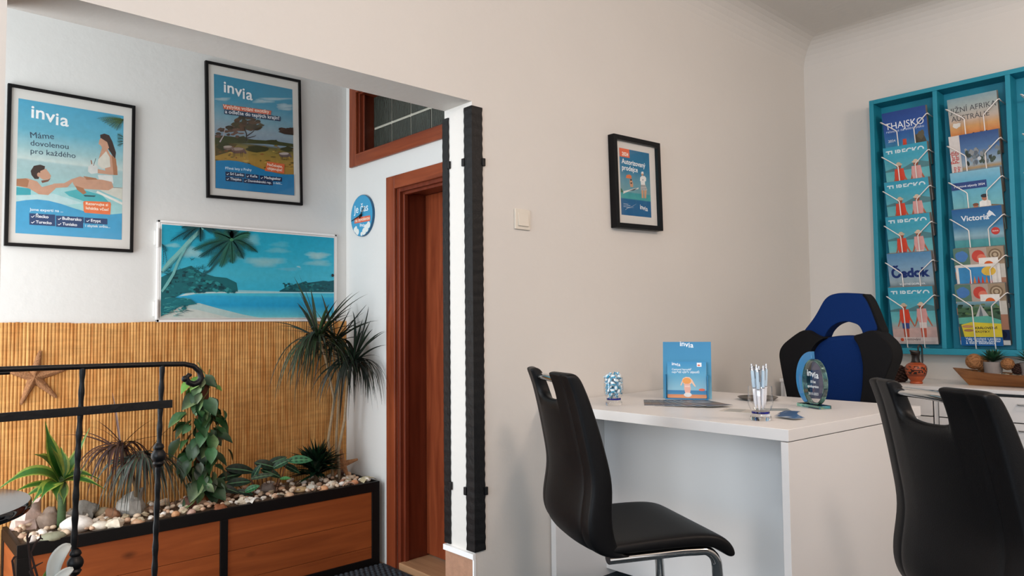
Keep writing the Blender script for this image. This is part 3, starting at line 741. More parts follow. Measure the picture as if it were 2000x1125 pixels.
picture('black framed holiday poster of a couple in a pool, leftmost on the alcove wall', .479, .983, 1.422, 2.124, YB - .02, .02, .014, 0, poster_pool(), .5185, 1.479)
picture('black framed safari poster with an acacia tree above the beach-print cabinet', 1.322, 1.841, 1.722, 2.424, YB - .02, .02, .014, R(1.3), poster_savanna(), 1.365, 1.774)
picture('small thick black frame with blue dealer certificate on the wall above the desk', 2.508, 2.852, 1.492, 1.912, YM - .036, .036, .022, R(1.7), poster_dealer(), 2.563, 1.553)

# --- wall cabinet door with a beach print
def beach():
    q = [(90, 72), (1510, 165), (1510, 852), (90, 862)]
    w, h = .925, .455
    A = Art(w, h, q)
    A.grad([(0, '#149cbc'), (.25, '#25a6c4'), (.5, '#40b2cc'), (.68, '#34b0d0'), (.735, '#46bcd6'), (.76, '#2aa6d2'), (.86, '#1c9ccc'), (.97, '#58bcd2'), (1, '#7ec6cf')])
    for (x, y, rx, ry, c) in ((815, 195, 75, 40, '#6fb6c4'), (1040, 280, 90, 22, '#5fb2c4'), (930, 380, 150, 36, '#86bcc4'), (1060, 230, 70, 22, '#4aabc2'), (1370, 320, 85, 28, '#9cc4c8'), (1380, 385, 100, 22, '#7cbac6'), (1210, 428, 24, 14, '#a6c8cc'), (1130, 440, 90, 14, '#5cb0c6'), (330, 310, 90, 40, '#8ec0c6'), (700, 340, 60, 26, '#5ab0c4'), (180, 250, 60, 16, '#7cbcc6')):
        ed = '#25a6c4' if y < 300 else ('#38aeca' if y < 400 else '#36b0ce')
        A.soft((x, y), (rx * 1.25, ry * 1.35), c, ed)
    # sand and surf
    A.poly([(90, 862), (90, 810), (260, 740), (400, 735), (560, 780), (760, 830), (900, 858)], '#a9c6c6'); A.poly([(90, 862), (90, 830), (250, 770), (380, 790), (560, 835), (650, 858)], '#c2cbc6')
    A.poly([(230, 680), (330, 636), (700, 632), (1060, 634), (1060, 646), (560, 650), (380, 655), (300, 672)], '#b4d2d4')
    A.poly([(700, 622), (1060, 630), (1060, 640), (700, 640)], '#8fc8d4'); A.poly([(1060, 634), (1510, 634), (1510, 644), (1060, 646)], '#9ccfda')
    # islands
    isl = [(1052, 628), (1100, 600), (1140, 578), (1200, 566), (1240, 552), (1275, 540), (1290, 555), (1350, 546), (1420, 535), (1465, 540), (1510, 530), (1510, 634), (1060, 634)]
    A.poly(isl, '#0f5560')
    for k in range(70): A.ell((random.uniform(1090, 1500), random.uniform(560, 622)), (random.uniform(8, 18), random.uniform(4, 9)), random.choice(['#156a70', '#0c4650', '#237c80', '#0f5058']), 8, .35)
    A.poly([(90, 520), (180, 470), (330, 420), (420, 480), (520, 510), (620, 520), (700, 560), (712, 634), (420, 640), (260, 655), (90, 760)], '#14646c')
    for k in range(150):
        x = random.uniform(92, 700); y = random.uniform(max(430, 640 - (700 - x) * .5), 640) if x > 300 else random.uniform(470, 780)
        A.ell((x, y), (random.uniform(10, 26), random.uniform(6, 14)), random.choice(['#0f525c', '#1b7a80', '#0a3f48', '#2c8c90', '#166a70']), 8, .4)
    for k in range(26):
        x = random.uniform(130, 440); y = random.uniform(430, 520)
        for j in range(5):
            a = random.uniform(.1, math.pi - .1); A.line([(x, y), (x + 32 * math.cos(a), y - 26 * math.sin(a))], .0012, .0003, random.choice(['#0b4650', '#0f5a62', '#1a7076']))
    A.poly([(90, 700), (200, 690), (330, 705), (380, 742), (250, 760), (180, 800), (90, 850)], '#126a74')
    for k in range(40):
        x = random.uniform(92, 300); y = random.uniform(690, 845)
        A.line([(x, y), (x + random.uniform(20, 80), y + random.uniform(-14, 20))], .0016, .0003, random.choice(['#2c9094', '#0d4a54', '#53aaa8', '#17707a']))
    for x in (180, 252): A.ell((x, 804), (14, 8), '#4f7c78')
    # palms
    A.line([(84, 470), (150, 400), (240, 300), (330, 190), (420, 95)], .0125, .0085, '#77b4b2'); A.line([(84, 490), (150, 425), (245, 320), (320, 230)], .004, .003, '#4f9498')
    A.line([(88, 640), (140, 570), (185, 490), (220, 390), (280, 270)], .008, .005, '#6cb0b0')
    A.line([(410, 500), (480, 460), (560, 360), (640, 215)], .006, .004, '#1d5a62')
    c = A.P((655, 190))
    for e, bend in (((340, 280), .02), ((390, 340), .015), ((460, 420), .005), ((560, 420), -.004), ((650, 385), -.004), ((740, 345), .015), ((855, 290), .03), ((790, 130), .02), ((640, 110), .0), ((500, 130), .01)):
        [A.frond(c, A.P((e[0] + dx_, e[1] + dx_ * .6)), (0, bend), .05, random.choice(['#0f4448', '#174f44', '#123a3c', '#2a6a58']), n=26, th=.0021) for dx_ in (0, 14)]
    c = A.P((400, 80))
    for e in ((160, 215), (260, 200), (400, 210), (520, 120), (640, 110), (250, 100)): A.frond(c, A.P(e), (0, .015), .045, random.choice(['#10464a', '#0c3a40']), n=22, th=.002)
    c = A.P((92, 240))
    for e in ((125, 300), (130, 400), (100, 420)): A.frond(c, A.P(e), (.01, .0), .02, '#0f4a52', n=9, th=.001)
    for k in range(10): A.line([(335 + random.uniform(-15, 15), 370), (335 + random.uniform(-35, 35), 370 + random.uniform(-25, 16))], .001, .0003, '#1a626c')
    A.ell((655, 195), (16, 14), '#3a7a58')
    return A
cab = thing('wall_cabinet', 'flush white wall cabinet whose door is printed with a palm beach', 'cabinet', (1.572, YB, 1.34))
def sub(name, b, m, parent, **k):
    """part given in world coordinates under an unrotated parent"""
    o = obj(name, b, m, **k); o.parent = parent
    off = Vector(); p = parent
    while p: off += p.location; p = p.parent
    o.location = -off
    return o
x0, x1, z0, z1 = 1.09, 2.054, 1.092, 1.588
b = B()
for s in ((x0, x0 + .014, z0, z1), (x1 - .014, x1, z0, z1), (x0, x1, z0, z0 + .014), (x0, x1, z1 - .012, z1)): b.box(s[0], s[1], YB - .012, YB - .0003, s[2], s[3])
sub('frame', b, M['white_trim'], cab, bevel=.002)
b = B(); b.box(x0 + .0155, x1 - .0155, YB - .015, YB - .0004, z0 + .0155, z1 - .0135); dr = sub('door', b, M['hinge'], cab, bevel=.001)
A = beach(); o = obj('print', A.b, M['print_noise'], dr); o.matrix_basis = Matrix.Translation((x0 + .019, YB - .0153, z0 + .02)) @ FACE_Y; o['label'] = 'turquoise palm beach print'
b = B(); b.ball((2.022, YB - .023, 1.352), (.009, .003, .009), 14, 6); lo = obj('lock', b, M['lock'], dr, smooth=60)
for zz in (1.155, 1.5):
    b = B(); b.tube([(x0 + .001, YB - .018, zz - .045), (x0 + .001, YB - .018, zz + .045)], .008, 12); b.box(x0 - .012, x0 + .002, YB - .014, YB - .0005, zz - .035, zz + .035); sub('hinge', b, M['hinge'], cab, smooth=40)

# --- clock
def clock():
    t = thing('wall_clock', 'round blue wall clock beside the wooden door', 'clock', (XD - .001, 3.543, 1.681))
    b = B(); b.prism([(.117 * math.cos(a), .117 * math.sin(a)) for a in [2 * math.pi * k / 64 for k in range(64)]], 0, .014, FACE_X); o = obj('case', b, mat('clock_edge', '#1c5c84', .4), t, bevel=.001)
    A = Art(.23, .23)
    A.uell(.5, .5, .498, .498, '#3c9ac6', 64)
    ring = lambda pts: [p for p in pts if (p[0] - .5) ** 2 + (p[1] - .5) ** 2 < .248]
    for (u, v, r) in ((.2, .82, .07), (.3, .88, .08), (.24, .78, .05), (.62, .9, .09), (.72, .82, .09), (.82, .76, .08), (.5, .95, .05), (.76, .88, .05)):
        pts = []
        for k in range(22):
            x, y = u + r * math.cos(2 * math.pi * k / 22), v + r * math.sin(2 * math.pi * k / 22); d = math.hypot(x - .5, y - .5)
            if d > .496: x, y = .5 + (x - .5) * .496 / d, .5 + (y - .5) * .496 / d
            pts.append((x, y))
        A.upoly(pts, '#e3e8e6')
    A.utext('Je čas', .14, .8, .41, '#e8f2f8', .01); A.upoly([(.18, .52), (.9, .54), (.9, .67), (.16, .66)], '#dd6448'); A.utext('na dovolenou', .2, .87, .63, '#f2e0cc', .02)
    A.logo(.42, .66, .765, '#eef4f8', .016)
    o = obj('dial', A.b, M['print'], t); o.matrix_basis = FACE_X @ Matrix.Translation((-.115, -.115, .0142))
    for nm, ang, L, w in (('hour_hand', 52, .058, .0045), ('minute_hand', 193, .098, .0035)):
        b = B(); a = R(ang); d = Vector((math.cos(a), math.sin(a))); n_ = Vector((-d.y, d.x))
        b.prism([tuple(-d * .02 - n_ * w), tuple(d * L - n_ * w * .5), tuple(d * L + n_ * w * .5), tuple(-d * .02 + n_ * w)], .0215 if L < .08 else .0235, .0225 if L < .08 else .0245, FACE_X); obj(nm, b, M['black_frame'], t)
    b = B(); b.prism([(.006 * math.cos(k), .006 * math.sin(k)) for k in [2 * math.pi * i / 14 for i in range(14)]], .0145, .026, FACE_X); obj('hub', b, M['black_frame'], t)
clock()

# --- reed mat on the wall
b = B(); x = .0; xe = 2.117; pitch = .0137; k = 0; prev = None
top = lambda x: 1.094 + .0035 * math.sin(x * 5.1 + .6) + .002 * math.sin(x * 13)
while x < xe:
    r = random.uniform(.8, 1.05); w = pitch * random.uniform(.9, 1.1)
    pr = [(0, 0), (.07, .5), (.2, .85), (.5, 1.0), (.8, .85), (.93, .5), (1, 0)]
    dz = random.uniform(-.0012, .0012); dx = .006 * math.sin(x * 3)
    lo = [b.V((x + w * u, YB - .004 - .0042 * q * r, ZF + .02)) for u, q in pr]; hi = [b.V((x + w * u + dx * 0, YB - .004 - .0042 * q * r, top(x) + dz)) for u, q in pr]
    for i in range(6): b.F((lo[i], lo[i + 1], hi[i + 1], hi[i]))
    bk = b.V((x, YB - .001, top(x) + dz)), b.V((x + w, YB - .001, top(x) + dz)); b.F(hi + [bk[1], bk[0]])
    x += w
rm = obj('reed_mat', b, M['reed'], smooth=50)
tag(rm, 'tan bamboo reed mat covering the lower alcove wall behind the plants', 'mat')

# --- starfish
def starfish(name, label, c, tips, right, upv, nrm, thick, rw):
    b = B(); right, upv, nrm = Vector(right), Vector(upv), Vector(nrm); c = Vector(c)
    ang = sorted([(math.atan2(t[1], t[0]), math.hypot(*t)) for t in tips]); n = 60; rows = []
    def rad(a):
        best = rw
        for ta, tr in ang:
            d = abs((a - ta + math.pi) % (2 * math.pi) - math.pi)
            hw = rw * .95
            # distance along direction a inside a tapered arm
            for q in range(40):
                r_ = tr * (1 - q / 40); off = r_ * math.sin(d) if d < 1.4 else 9; al = r_ * math.cos(d)
                if d < 1.4 and off <= hw * (1 - .72 * max(0, al) / tr): best = max(best, r_); break
        return best
    N = 150; K = 7; ring = []
    rs = [rad(2 * math.pi * i / N) for i in range(N)]
    for j in range(K + 1):
        f = j / K; row = []
        for i in range(N):
            a = 2 * math.pi * i / N; rr = rs[i] * f
            # height falls with the distance to the nearest arm axis
            dmin = 9
            for ta, tr in ang:
                d = abs((a - ta + math.pi) % (2 * math.pi) - math.pi)
                dmin = min(dmin, rr * math.sin(min(d, math.pi / 2)))
            hh = thick * max(0, 1 - (dmin / (rw * 1.05)) ** 2) * (1 - .55 * f) * (1 if f < 1 else .15)
            hh += .0022 * noise.noise(Vector((rr * math.cos(a), rr * math.sin(a), 0)) * 260) * (f < 1)
            row.append(b.V(c + right * rr * math.cos(a) + upv * rr * math.sin(a) + nrm * max(.0005, hh)))
        ring.append(row)
    for p, q in zip(ring, ring[1:]):
        for i in range(N): b.F((p[i], q[i], q[(i + 1) % N], p[(i + 1) % N]))
    b.F([b.V(c + right * rs[i] * math.cos(2 * math.pi * i / N) + upv * rs[i] * math.sin(2 * math.pi * i / N) - nrm * .0005) for i in range(N)][::-1])
    o = obj(name, b, M['starfish'], smooth=70); tag(o, label, 'starfish'); return o
starfish('starfish', 'large brown starfish hung on the reed mat behind the railing', (.598, YB - .0105, .857), [(.021, .115), (.125, .03), (.088, -.095), (-.046, -.115), (-.09, .028)], (1, 0, 0), (0, 0, 1), (0, -1, 0), .018, .0235)

# --- planter
PX0, PX1, PY0, PY1, PZ0, PZ1 = .491, 2.085, 3.33, 3.705, ZF, .247
P = thing('planter_box', 'long stained wooden planter box with black steel edges below the reed mat', 'planter', ((PX0 + PX1) / 2, 3.5, ZF))
b = B(); e = .04
b.box(PX0, PX1, PY0 - .004, PY0 + .018, PZ1 - .05, PZ1); b.box(PX0, PX1, PY0 - .004, PY0 + .018, PZ0, PZ0 + .045)
b.box(PX0, PX1, PY1 - .018, PY1, PZ1 - .05, PZ1 - .016)
for xx in (PX0, PX1 - .018): b.box(xx, xx + .018, PY0 + .018, PY1 - .018, PZ1 - .05, PZ1); b.box(xx, xx + .018, PY0 + .018, PY1 - .018, PZ0, PZ0 + .045)
for x0_, x1_ in ((PX0, PX0 + .045), (1.255, 1.29), (PX1 - .045, PX1)): b.box(x0_, x1_, PY0 - .004, PY0 + .018, PZ0 + .045, PZ1 - .05)
for xx in (PX0, PX1 - .018): b.box(xx, xx + .018, PY0 + .018, PY0 + .055, PZ0 + .045, PZ1 - .05); b.box(xx, xx + .018, PY1 - .05, PY1, PZ0 + .045, PZ1 - .05)
sub('frame', b, M['steel_black'], P, bevel=.002)
for (a, c) in ((PX0 + .045, 1.255), (1.29, PX1 - .045)):
    for z0_, z1_ in ((PZ0 + .045, -.088), (-.0865, .050), (.0515, PZ1 - .05)):
        b = B(); b.box(a, c, PY0 + .002, PY0 + .014, z0_, z1_); sub('front_plank', b, M['pine'], P, bevel=.0015)
b = B(); b.box(PX0 + .004, PX0 + .014, PY0 + .055, PY1 - .05, PZ0 + .045, PZ1 - .05); sub('side_panel', b, M['pine_y'], P)
b = B(); b.box(PX1 - .014, PX1 - .004, PY0 + .055, PY1 - .05, PZ0 + .045, PZ1 - .05); sub('side_panel', b, M['pine_y'], P)
ZS = .236
b = B(); n1, n2 = 80, 18; g = []
for i in range(n1 + 1):
    g.append([b.V((PX0 + .018 + (PX1 - PX0 - .036) * i / n1, PY0 + .018 + (PY1 - PY0 - .036) * j / n2, ZS + .012 * noise.noise(Vector((i * .7, j * .7, 3))))) for j in range(n2 + 1)])
for i in range(n1):
    for j in range(n2): b.F((g[i][j], g[i + 1][j], g[i + 1][j + 1], g[i][j + 1]))
tag(obj('gravel_bed', b, M['soil'], smooth=180), 'brown gravel filling the planter box under the pebbles', 'gravel', kind='stuff')

# --- stones and shells, the large ones one by one: (px, py, half width, half height in px, kind, colour, label)
def rock(kind, r, col, seed):
    b = B(); b.col = rgb(col)
    if kind == 'rock': b.ball((0, 0, 0), r, 16, 11, .55, 1.5, seed)
    elif kind == 'jag': b.ball((0, 0, 0), r, 9, 6, .8, 1.7, seed)
    elif kind == 'shell':
        # ribbed scallop dome
        n, m_ = 28, 6; c0 = rgb(col); c1 = tuple(x * .72 for x in c0); rows = []
        for i in range(m_ + 1):
            f = i / m_; row = []
            for j in range(n + 1):
                a = -math.pi * .08 + math.pi * 1.16 * j / n; rib = 1 + .06 * math.cos(j * math.pi)
                row.append(b.V((math.cos(a) * f * r[0], (math.sin(a) * f * 1.5 - .75) * r[1], (r[2] * math.sqrt(max(0, 1 - (f * .97) ** 2)) * rib))))
            rows.append(row)
        for p, q in zip(rows, rows[1:]):
            for j in range(n): b.F((p[j], q[j], q[j + 1], p[j + 1]), c0 if j % 2 else c1)
    else: b.ball((0, 0, 0), r, 16, 10, .08, 1.2, seed)
    return b
STONES = [
 (58, 1012, 27, 29, 'jag', '#d9c0b6', 'stone', 'large pale pink quartz rock at the left end of the planter'),
 (99, 1015, 20, 23, 'rock', '#7d6a5c', 'stone', 'rough brown-grey rock right of the pale pink quartz'),
 (150, 1022, 30, 17, 'egg', '#e6e0da', 'stone', 'big smooth white egg-shaped stone near the left railing post'),
 (164, 999, 22, 19, 'rock', '#85827c', 'stone', 'round grey speckled stone behind the white egg-shaped stone'),
 (106, 1046, 24, 9, 'egg', '#8e8e78', 'stone', 'flat greenish-grey pebble in front of the striped cane'),
 (62, 1048, 9, 9, 'egg', '#e8dfd8', 'stone', 'white round pebble behind the thorny twig'),
 (130, 997, 12, 12, 'rock', '#8a7a66', 'stone', 'small brown stone right of the striped cane'),
 (200, 997, 15, 11, 'egg', '#a69a82', 'stone', 'beige oval stone left of the reddish brown stone'),
 (220, 1003, 14, 13, 'rock', '#92684c', 'stone', 'reddish brown round stone beside the beige oval'),
 (258, 992, 28, 26, 'jag', '#a7a6a2', 'coral', 'grey pitted coral rock under the drooping leaves'),
 (196, 1022, 18, 9, 'egg', '#e3dacc', 'shell', 'long white shell lying near the left planter edge'),
 (226, 1020, 17, 11, 'jag', '#d8ccb8', 'shell', 'jagged cream shell standing at the planter rim'),
 (273, 1016, 13, 7, 'egg', '#c09878', 'shell', 'tan shell beside the right railing post'),
 (296, 991, 13, 7, 'rock', '#a88a72', 'stone', 'flat tan stone left of the right railing post'),
 (393, 975, 13, 14, 'egg', '#9a6034', 'ball', 'round orange-brown ball under the climbing plant'),
 (371, 983, 13, 15, 'rock', '#5a3426', 'stone', 'dark red-brown stone left of the orange-brown ball'),
 (343, 999, 8, 7, 'egg', '#cf9a70', 'stone', 'peach pebble right of the right railing post'),
 (384, 1001, 9, 7, 'egg', '#c8a494', 'stone', 'pinkish pebble below the orange-brown ball'),
 (439, 990, 14, 7, 'rock', '#8a5232', 'stone', 'rust-brown flat stone right of the climbing plant'),
 (474, 975, 10, 9, 'jag', '#d2c4ae', 'stone', 'cream angular stone at the rim below the broad low leaves'),
 (503, 976, 12, 9, 'shell', '#e8e2d8', 'shell', 'white domed shell at the middle of the planter rim'),
 (524, 954, 15, 13, 'rock', '#6c625c', 'stone', 'round dark grey stone under the broad low leaves'),
 (543, 964, 14, 8, 'shell', '#cfc6b0', 'shell', 'ribbed cream shell right of the white domed shell'),
 (567, 963, 10, 6, 'egg', '#dcb896', 'shell', 'peach and white shell left of the tan spindle shell'),
 (586, 951, 16, 6, 'egg', '#c2a67c', 'shell', 'long tan spindle shell before the dark bushy plant'),
 (609, 949, 11, 9, 'jag', '#bdb8ac', 'stone', 'pale grey crystal cluster before the dark bushy plant'),
 (635, 951, 9, 7, 'egg', '#d09c74', 'stone', 'peach pebble below the dark bushy plant'),
 (647, 943, 10, 8, 'egg', '#e4dccc', 'stone', 'white oval pebble above the peach pebble at the right'),
 (669, 937, 10, 8, 'shell', '#b98468', 'shell', 'reddish shell left of the pink shells at the right end'),
 (661, 914, 10, 12, 'rock', '#7a5848', 'shell', 'dark brown round shell leaning under the small starfish'),
 (680, 941, 12, 6, 'shell', '#caa48c', 'shell', 'pink striped shell at the right end of the rim'),
 (692, 938, 8, 6, 'egg', '#d4946c', 'shell', 'small orange shell beside the large clam shell'),
 (714, 932, 17, 8, 'shell', '#ddd2ae', 'shell', 'large pale clam shell in the right end of the planter'),
]
for k, (px, py, hw, hh, kind, col, cat, label) in enumerate(STONES):
    c = at(px, py + hh * .35, 2, .255)
    c.y = min(max(c.y, PY0 + .03), PY1 - .05); c.x = min(max(c.x, PX0 + .035), PX1 - .04)
    d = (c - CAM).dot(FWD); s = d / FPX
    r = (hw * s, hw * s * .8, hh * s)
    o = obj({'stone': 'stone', 'shell': 'seashell', 'coral': 'coral_rock', 'ball': 'coconut_ball'}[cat], rock(kind, r, col, k), M['shell'] if cat == 'shell' else M['stone'], smooth=60 if kind != 'jag' else 30)
    o.location = (c.x, c.y, ZS + r[2] * .72 if kind != 'shell' else ZS + .012); o.rotation_euler = (0, 0, random.uniform(-.4, .4)) if kind != 'shell' else (R(12), 0, random.uniform(-.5, .5)); tag(o, label, cat)
# --- small pebbles, each an object
protos = []
cols = ['#e0d8cc', '#cbb49c', '#d9c2a8', '#b89880', '#ebe6de', '#c9a488', '#a8987e', '#dcc8b4']
for k in range(8): protos.append(obj('pebble', rock('egg' if k % 3 else 'rock', (.014, .011, .0085), cols[k], 40 + k), M['stone'], smooth=60))
placed = []; n = 0
while n < 270:
    x = random.uniform(PX0 + .03, PX1 - .03); f = random.random() ** 1.35; y = PY0 + .03 + f * .31
    if any((x - a) ** 2 + (y - c) ** 2 < .00028 for a, c in placed): continue
    placed.append((x, y)); o = protos[n] if n < 8 else protos[n % 8].copy()
    if n >= 8: COL.objects.link(o)
    s = random.uniform(.65, 1.35); o.scale = (s, s, s); o.location = (x, y, ZS + .012 + .006 * s); o.rotation_euler = (random.uniform(-.4, .4), random.uniform(-.4, .4), random.uniform(0, 6))
    tag(o, 'small pale pebble lying among the others on the planter gravel', 'pebble', 'pebbles on the planter gravel'); n += 1

# --- plants
def lerp(a, b_, t): return tuple(x * (1 - t) + y * t for x, y in zip(a, b_))
G = lambda h: rgb(h)
def foliage_part(t, name, b, m, **k): return obj(name, b, m, t, smooth=180, **k)
# striped dracaena at the left
base = at(119, 1030, 1, 3.50); base.z = ZS
t = thing('corn_plant', 'green corn plant with a striped cane at the left end of the planter', 'plant', base)
b = B(); top = at(121, 935, 1, 3.50) - base
b.tube([(0, 0, -.01), top * .5 + Vector((.002, 0, 0)), top], [.0165, .0155, .014], 14); foliage_part(t, 'cane', b, mat('green_cane', '#3c5430', .7, bump=.3, var=.75, vscale=26, stretch=(.25, .25, 3)))
b = B()
LV = [((115, 940), (70, 895), (-8, 960), 24, -.02), ((116, 935), (92, 890), (66, 888), 30, -.05), ((118, 930), (98, 880), (88, 822), 20, 0), ((120, 930), (112, 900), (98, 868), 24, -.06),
      ((118, 940), (88, 940), (62, 985), 18, -.08), ((118, 940), (92, 945), (80, 975), 20, -.1), ((118, 945), (60, 940), (22, 965), 12, -.03), ((118, 940), (70, 955), (42, 975), 13, .02),
      ((122, 935), (142, 905), (176, 834), 13, .03), ((122, 938), (150, 910), (200, 940), 15, -.05), ((122, 940), (160, 925), (208, 958), 14, -.1), ((122, 940), (150, 930), (170, 905), 9, .06),
      ((118, 940), (104, 950), (112, 980), 14, -.06), ((121, 935), (126, 895), (118, 872), 16, .05), ((121, 942), (126, 962), (124, 985), 12, -.04)]
for (a, m_, e, w, dy) in LV:
    p0 = at(*a, 1, 3.5) - base; p1 = at(*m_, 1, 3.5 + dy * .6) - base; p2 = at(*e, 1, 3.5 + dy) - base
    b.blade(p0, p1, p2, w * .0031, (0, -.5, 1), .25, 12, lerp(G('#24521f'), G('#3c7028'), random.random()), G('#84943e'))
foliage_part(t, 'foliage', b, M['leaf'])
# generator for narrow-leaved dracaenas: leaves arch out of the crown, most of them drooping
def crown(b, c, n, L, w, cols_, up_share=.35, ymax=9, xmax=9, zmin=-9, bias=(0, 0)):
    c = Vector(c)
    for k in range(n):
        az = 2.39996 * k + random.uniform(-.4, .4); ln = L * random.uniform(.65, 1.1); h = Vector((math.cos(az) + bias[0], math.sin(az) + bias[1], 0)).normalized()
        if random.random() < up_share:
            el = random.uniform(.25, 1.25); p1 = c + (h * math.cos(el) + Vector((0, 0, math.sin(el)))) * ln * .55; p2 = c + h * ln * math.cos(el) * 1.0 + Vector((0, 0, ln * (math.sin(el) * .9 - .22 * math.cos(el))))
        else:
            re = random.uniform(.3, .75); p1 = c + h * ln * re * .72 + Vector((0, 0, ln * random.uniform(.0, .22))); p2 = c + h * ln * re + Vector((0, 0, -ln * random.uniform(.35, 1.0 - .25 * re)))
        if p2.z < zmin: p2.z = zmin + random.uniform(0, .04)
        for q in (p1, p2):
            if q.y > ymax: q.y = ymax - random.uniform(0, .03)
            if q.x > xmax: q.x = xmax - random.uniform(0, .03)
        c1 = lerp(G(cols_[0]), G(cols_[1]), random.random() ** 1.3)
        b.blade(c + Vector((random.uniform(-.006, .006), random.uniform(-.006, .006), random.uniform(-.035, .015))), p1, p2, w * random.uniform(.75, 1.2), (-h.y * .3, h.x * .3, 1), .3, 9, c1, lerp(c1, G(cols_[2]), .55), base=.6)
# red-edged dracaena
base = at(264, 1005, 1, 3.50); base.z = ZS
t = thing('red_edged_dracaena', 'spiky dracaena with drooping reddish grey-green leaves between the railing posts', 'plant', base)
b = B(); hd = at(278, 888, 1, 3.50) - base; h2 = at(236, 868, 1, 3.53) - base
b.tube([(0, 0, -.01), hd * .55 + Vector((-.01, 0, 0)), hd], [.011, .01, .008], 9); b.tube([hd * .4, h2 * .75 + Vector((.01, 0, 0)), h2], [.009, .008, .007], 9); foliage_part(t, 'cane', b, M['bark'])
b = B(); crown(b, hd, 100, .29, .0135, ('#2c4434', '#5a706c', '#6a3434'), .04, 3.715 - base.y, zmin=.02, bias=(0, -.3)); crown(b, h2, 58, .27, .0105, ('#3a2226', '#5a3832', '#2c3c30'), .22, 3.715 - base.y, zmin=.02, bias=(-.35, -.1))
foliage_part(t, 'foliage', b, M['leaf'])
# climbing plant on a pole
base = at(392, 985, 1, 3.52); base.z = ZS
t = thing('climbing_pothos', 'leafy climbing pothos covering a brown pole behind the railing scroll', 'plant', base)
b = B(); pt = at(398, 742, 1, 3.52) - base; b.tube([(0, 0, -.02), pt * .5, pt], .025, 14); foliage_part(t, 'pole', b, M['coir'])
b = B()
def heart(b, p, d, nrm, L, c, ce):
    d = d.normalized(); sd = d.cross(nrm).normalized(); up = sd.cross(d).normalized()
    o_ = [(0, .0), (.08, .25), (.26, .36), (.48, .35), (.70, .24), (.87, .11), (1, 0)]
    mid, le, ri = [], [], []
    for u, hw in o_:
        z = -.35 * u * u * L * .6
        cdrop = up * z
        mid.append(b.V(p + d * u * L + cdrop)); 
        q = up * (hw * L * .42)
        back = d * (-.14 * L if u < .05 else 0)
        le.append(b.V(p + d * u * L - sd * (hw if u else .16) * L + cdrop + q + back)); ri.append(b.V(p + d * u * L + sd * (hw if u else .16) * L + cdrop + q + back))
    for k in range(6):
        b.F((le[k], mid[k], mid[k + 1], le[k + 1]), [ce, lerp(c, ce, .3), lerp(c, ce, .3), ce]); b.F((mid[k], ri[k], ri[k + 1], mid[k + 1]), [lerp(c, ce, .3), c, c, lerp(c, ce, .3)])
for k in range(128):
    f = k / 127; z = pt.z * (1.04 - 1.0 * f); az = random.uniform(0, 2 * math.pi) if k % 4 else -math.pi / 2 + random.uniform(-.9, .9)
    wide = .03 + .055 * min(1, f * 2.2 + .25)
    if f > .85: wide *= .9
    cpt = pt * (1 - f) + Vector((0, 0, .0)); p = Vector((cpt.x, cpt.y, z)) + Vector((math.cos(az), math.sin(az), 0)) * (random.uniform(.5, 1.0) if k % 6 else random.uniform(1.0, 1.5)) * wide
    p.y = min(p.y, 3.66 - base.y)
    d = Vector((math.cos(az) * .7 + random.uniform(-.5, .5), math.sin(az) * .45, random.uniform(-1.2, -.25))); nr = Vector((math.cos(az), math.sin(az), .55)) + Vector((random.uniform(-.75, .75), -.35 + random.uniform(-.3, .5), random.uniform(-.5, .6)))
    L = random.uniform(.045, .1) * (1.0 if f > .12 else .8)
    if p.z + d.normalized().z * L < .015: continue
    c = lerp(G('#0c2414'), G('#245a30'), random.random() ** 1.5)
    if f < .14 and k % 3 == 0: c = G('#5a8a34')
    heart(b, p, d, nr, L, c, lerp(c, G('#9aae74'), .5 if random.random() < .35 else .1))
foliage_part(t, 'foliage', b, M['leaf'])
b = B()
for k in range(9):
    a = random.uniform(0, 6.28); zz = [pt.z * random.uniform(.05, .95) for _ in range(1)][0]
    b.tube([Vector((pt.x * zz / pt.z + .027 * math.cos(a + q * .8), pt.y * zz / pt.z + .027 * math.sin(a + q * .8), zz + .03 * q)) for q in range(5)], .0028, 6)
foliage_part(t, 'vine', b, mat('vine_green', '#6a6a34', .6))
# low prayer plant
base = at(520, 965, 1, 3.54); base.z = ZS
t = thing('prayer_plant', 'low prayer plant with broad patterned leaves in the middle of the planter', 'plant', base)
b = B()
def oval(b, p, d, nrm, L, wd, c, c2):
    d = d.normalized(); sd = d.cross(nrm).normalized(); up = sd.cross(d).normalized(); n = 10; rows = []
    for i in range(n + 1):
        u = i / n; hw = wd * (math.sin(math.pi * min(1, max(0, u)) ** .85) ** .7 if 0 < i < n else .02); dz = up * (-.25 * L * (u - .35) ** 2)
        rows.append([b.V(p + d * u * L + sd * s_ * hw + up * abs(s_) * hw * .22 + dz) for s_ in (-1, -.62, -.12, .12, .62, 1)])
    for i in range(n):
        for k in range(5):
            cc = c if k in (0, 4) else (c2 if k == 2 else (tuple(x * .38 for x in c) if i % 2 else c))
            b.F((rows[i][k], rows[i][k + 1], rows[i + 1][k + 1], rows[i + 1][k]), cc)
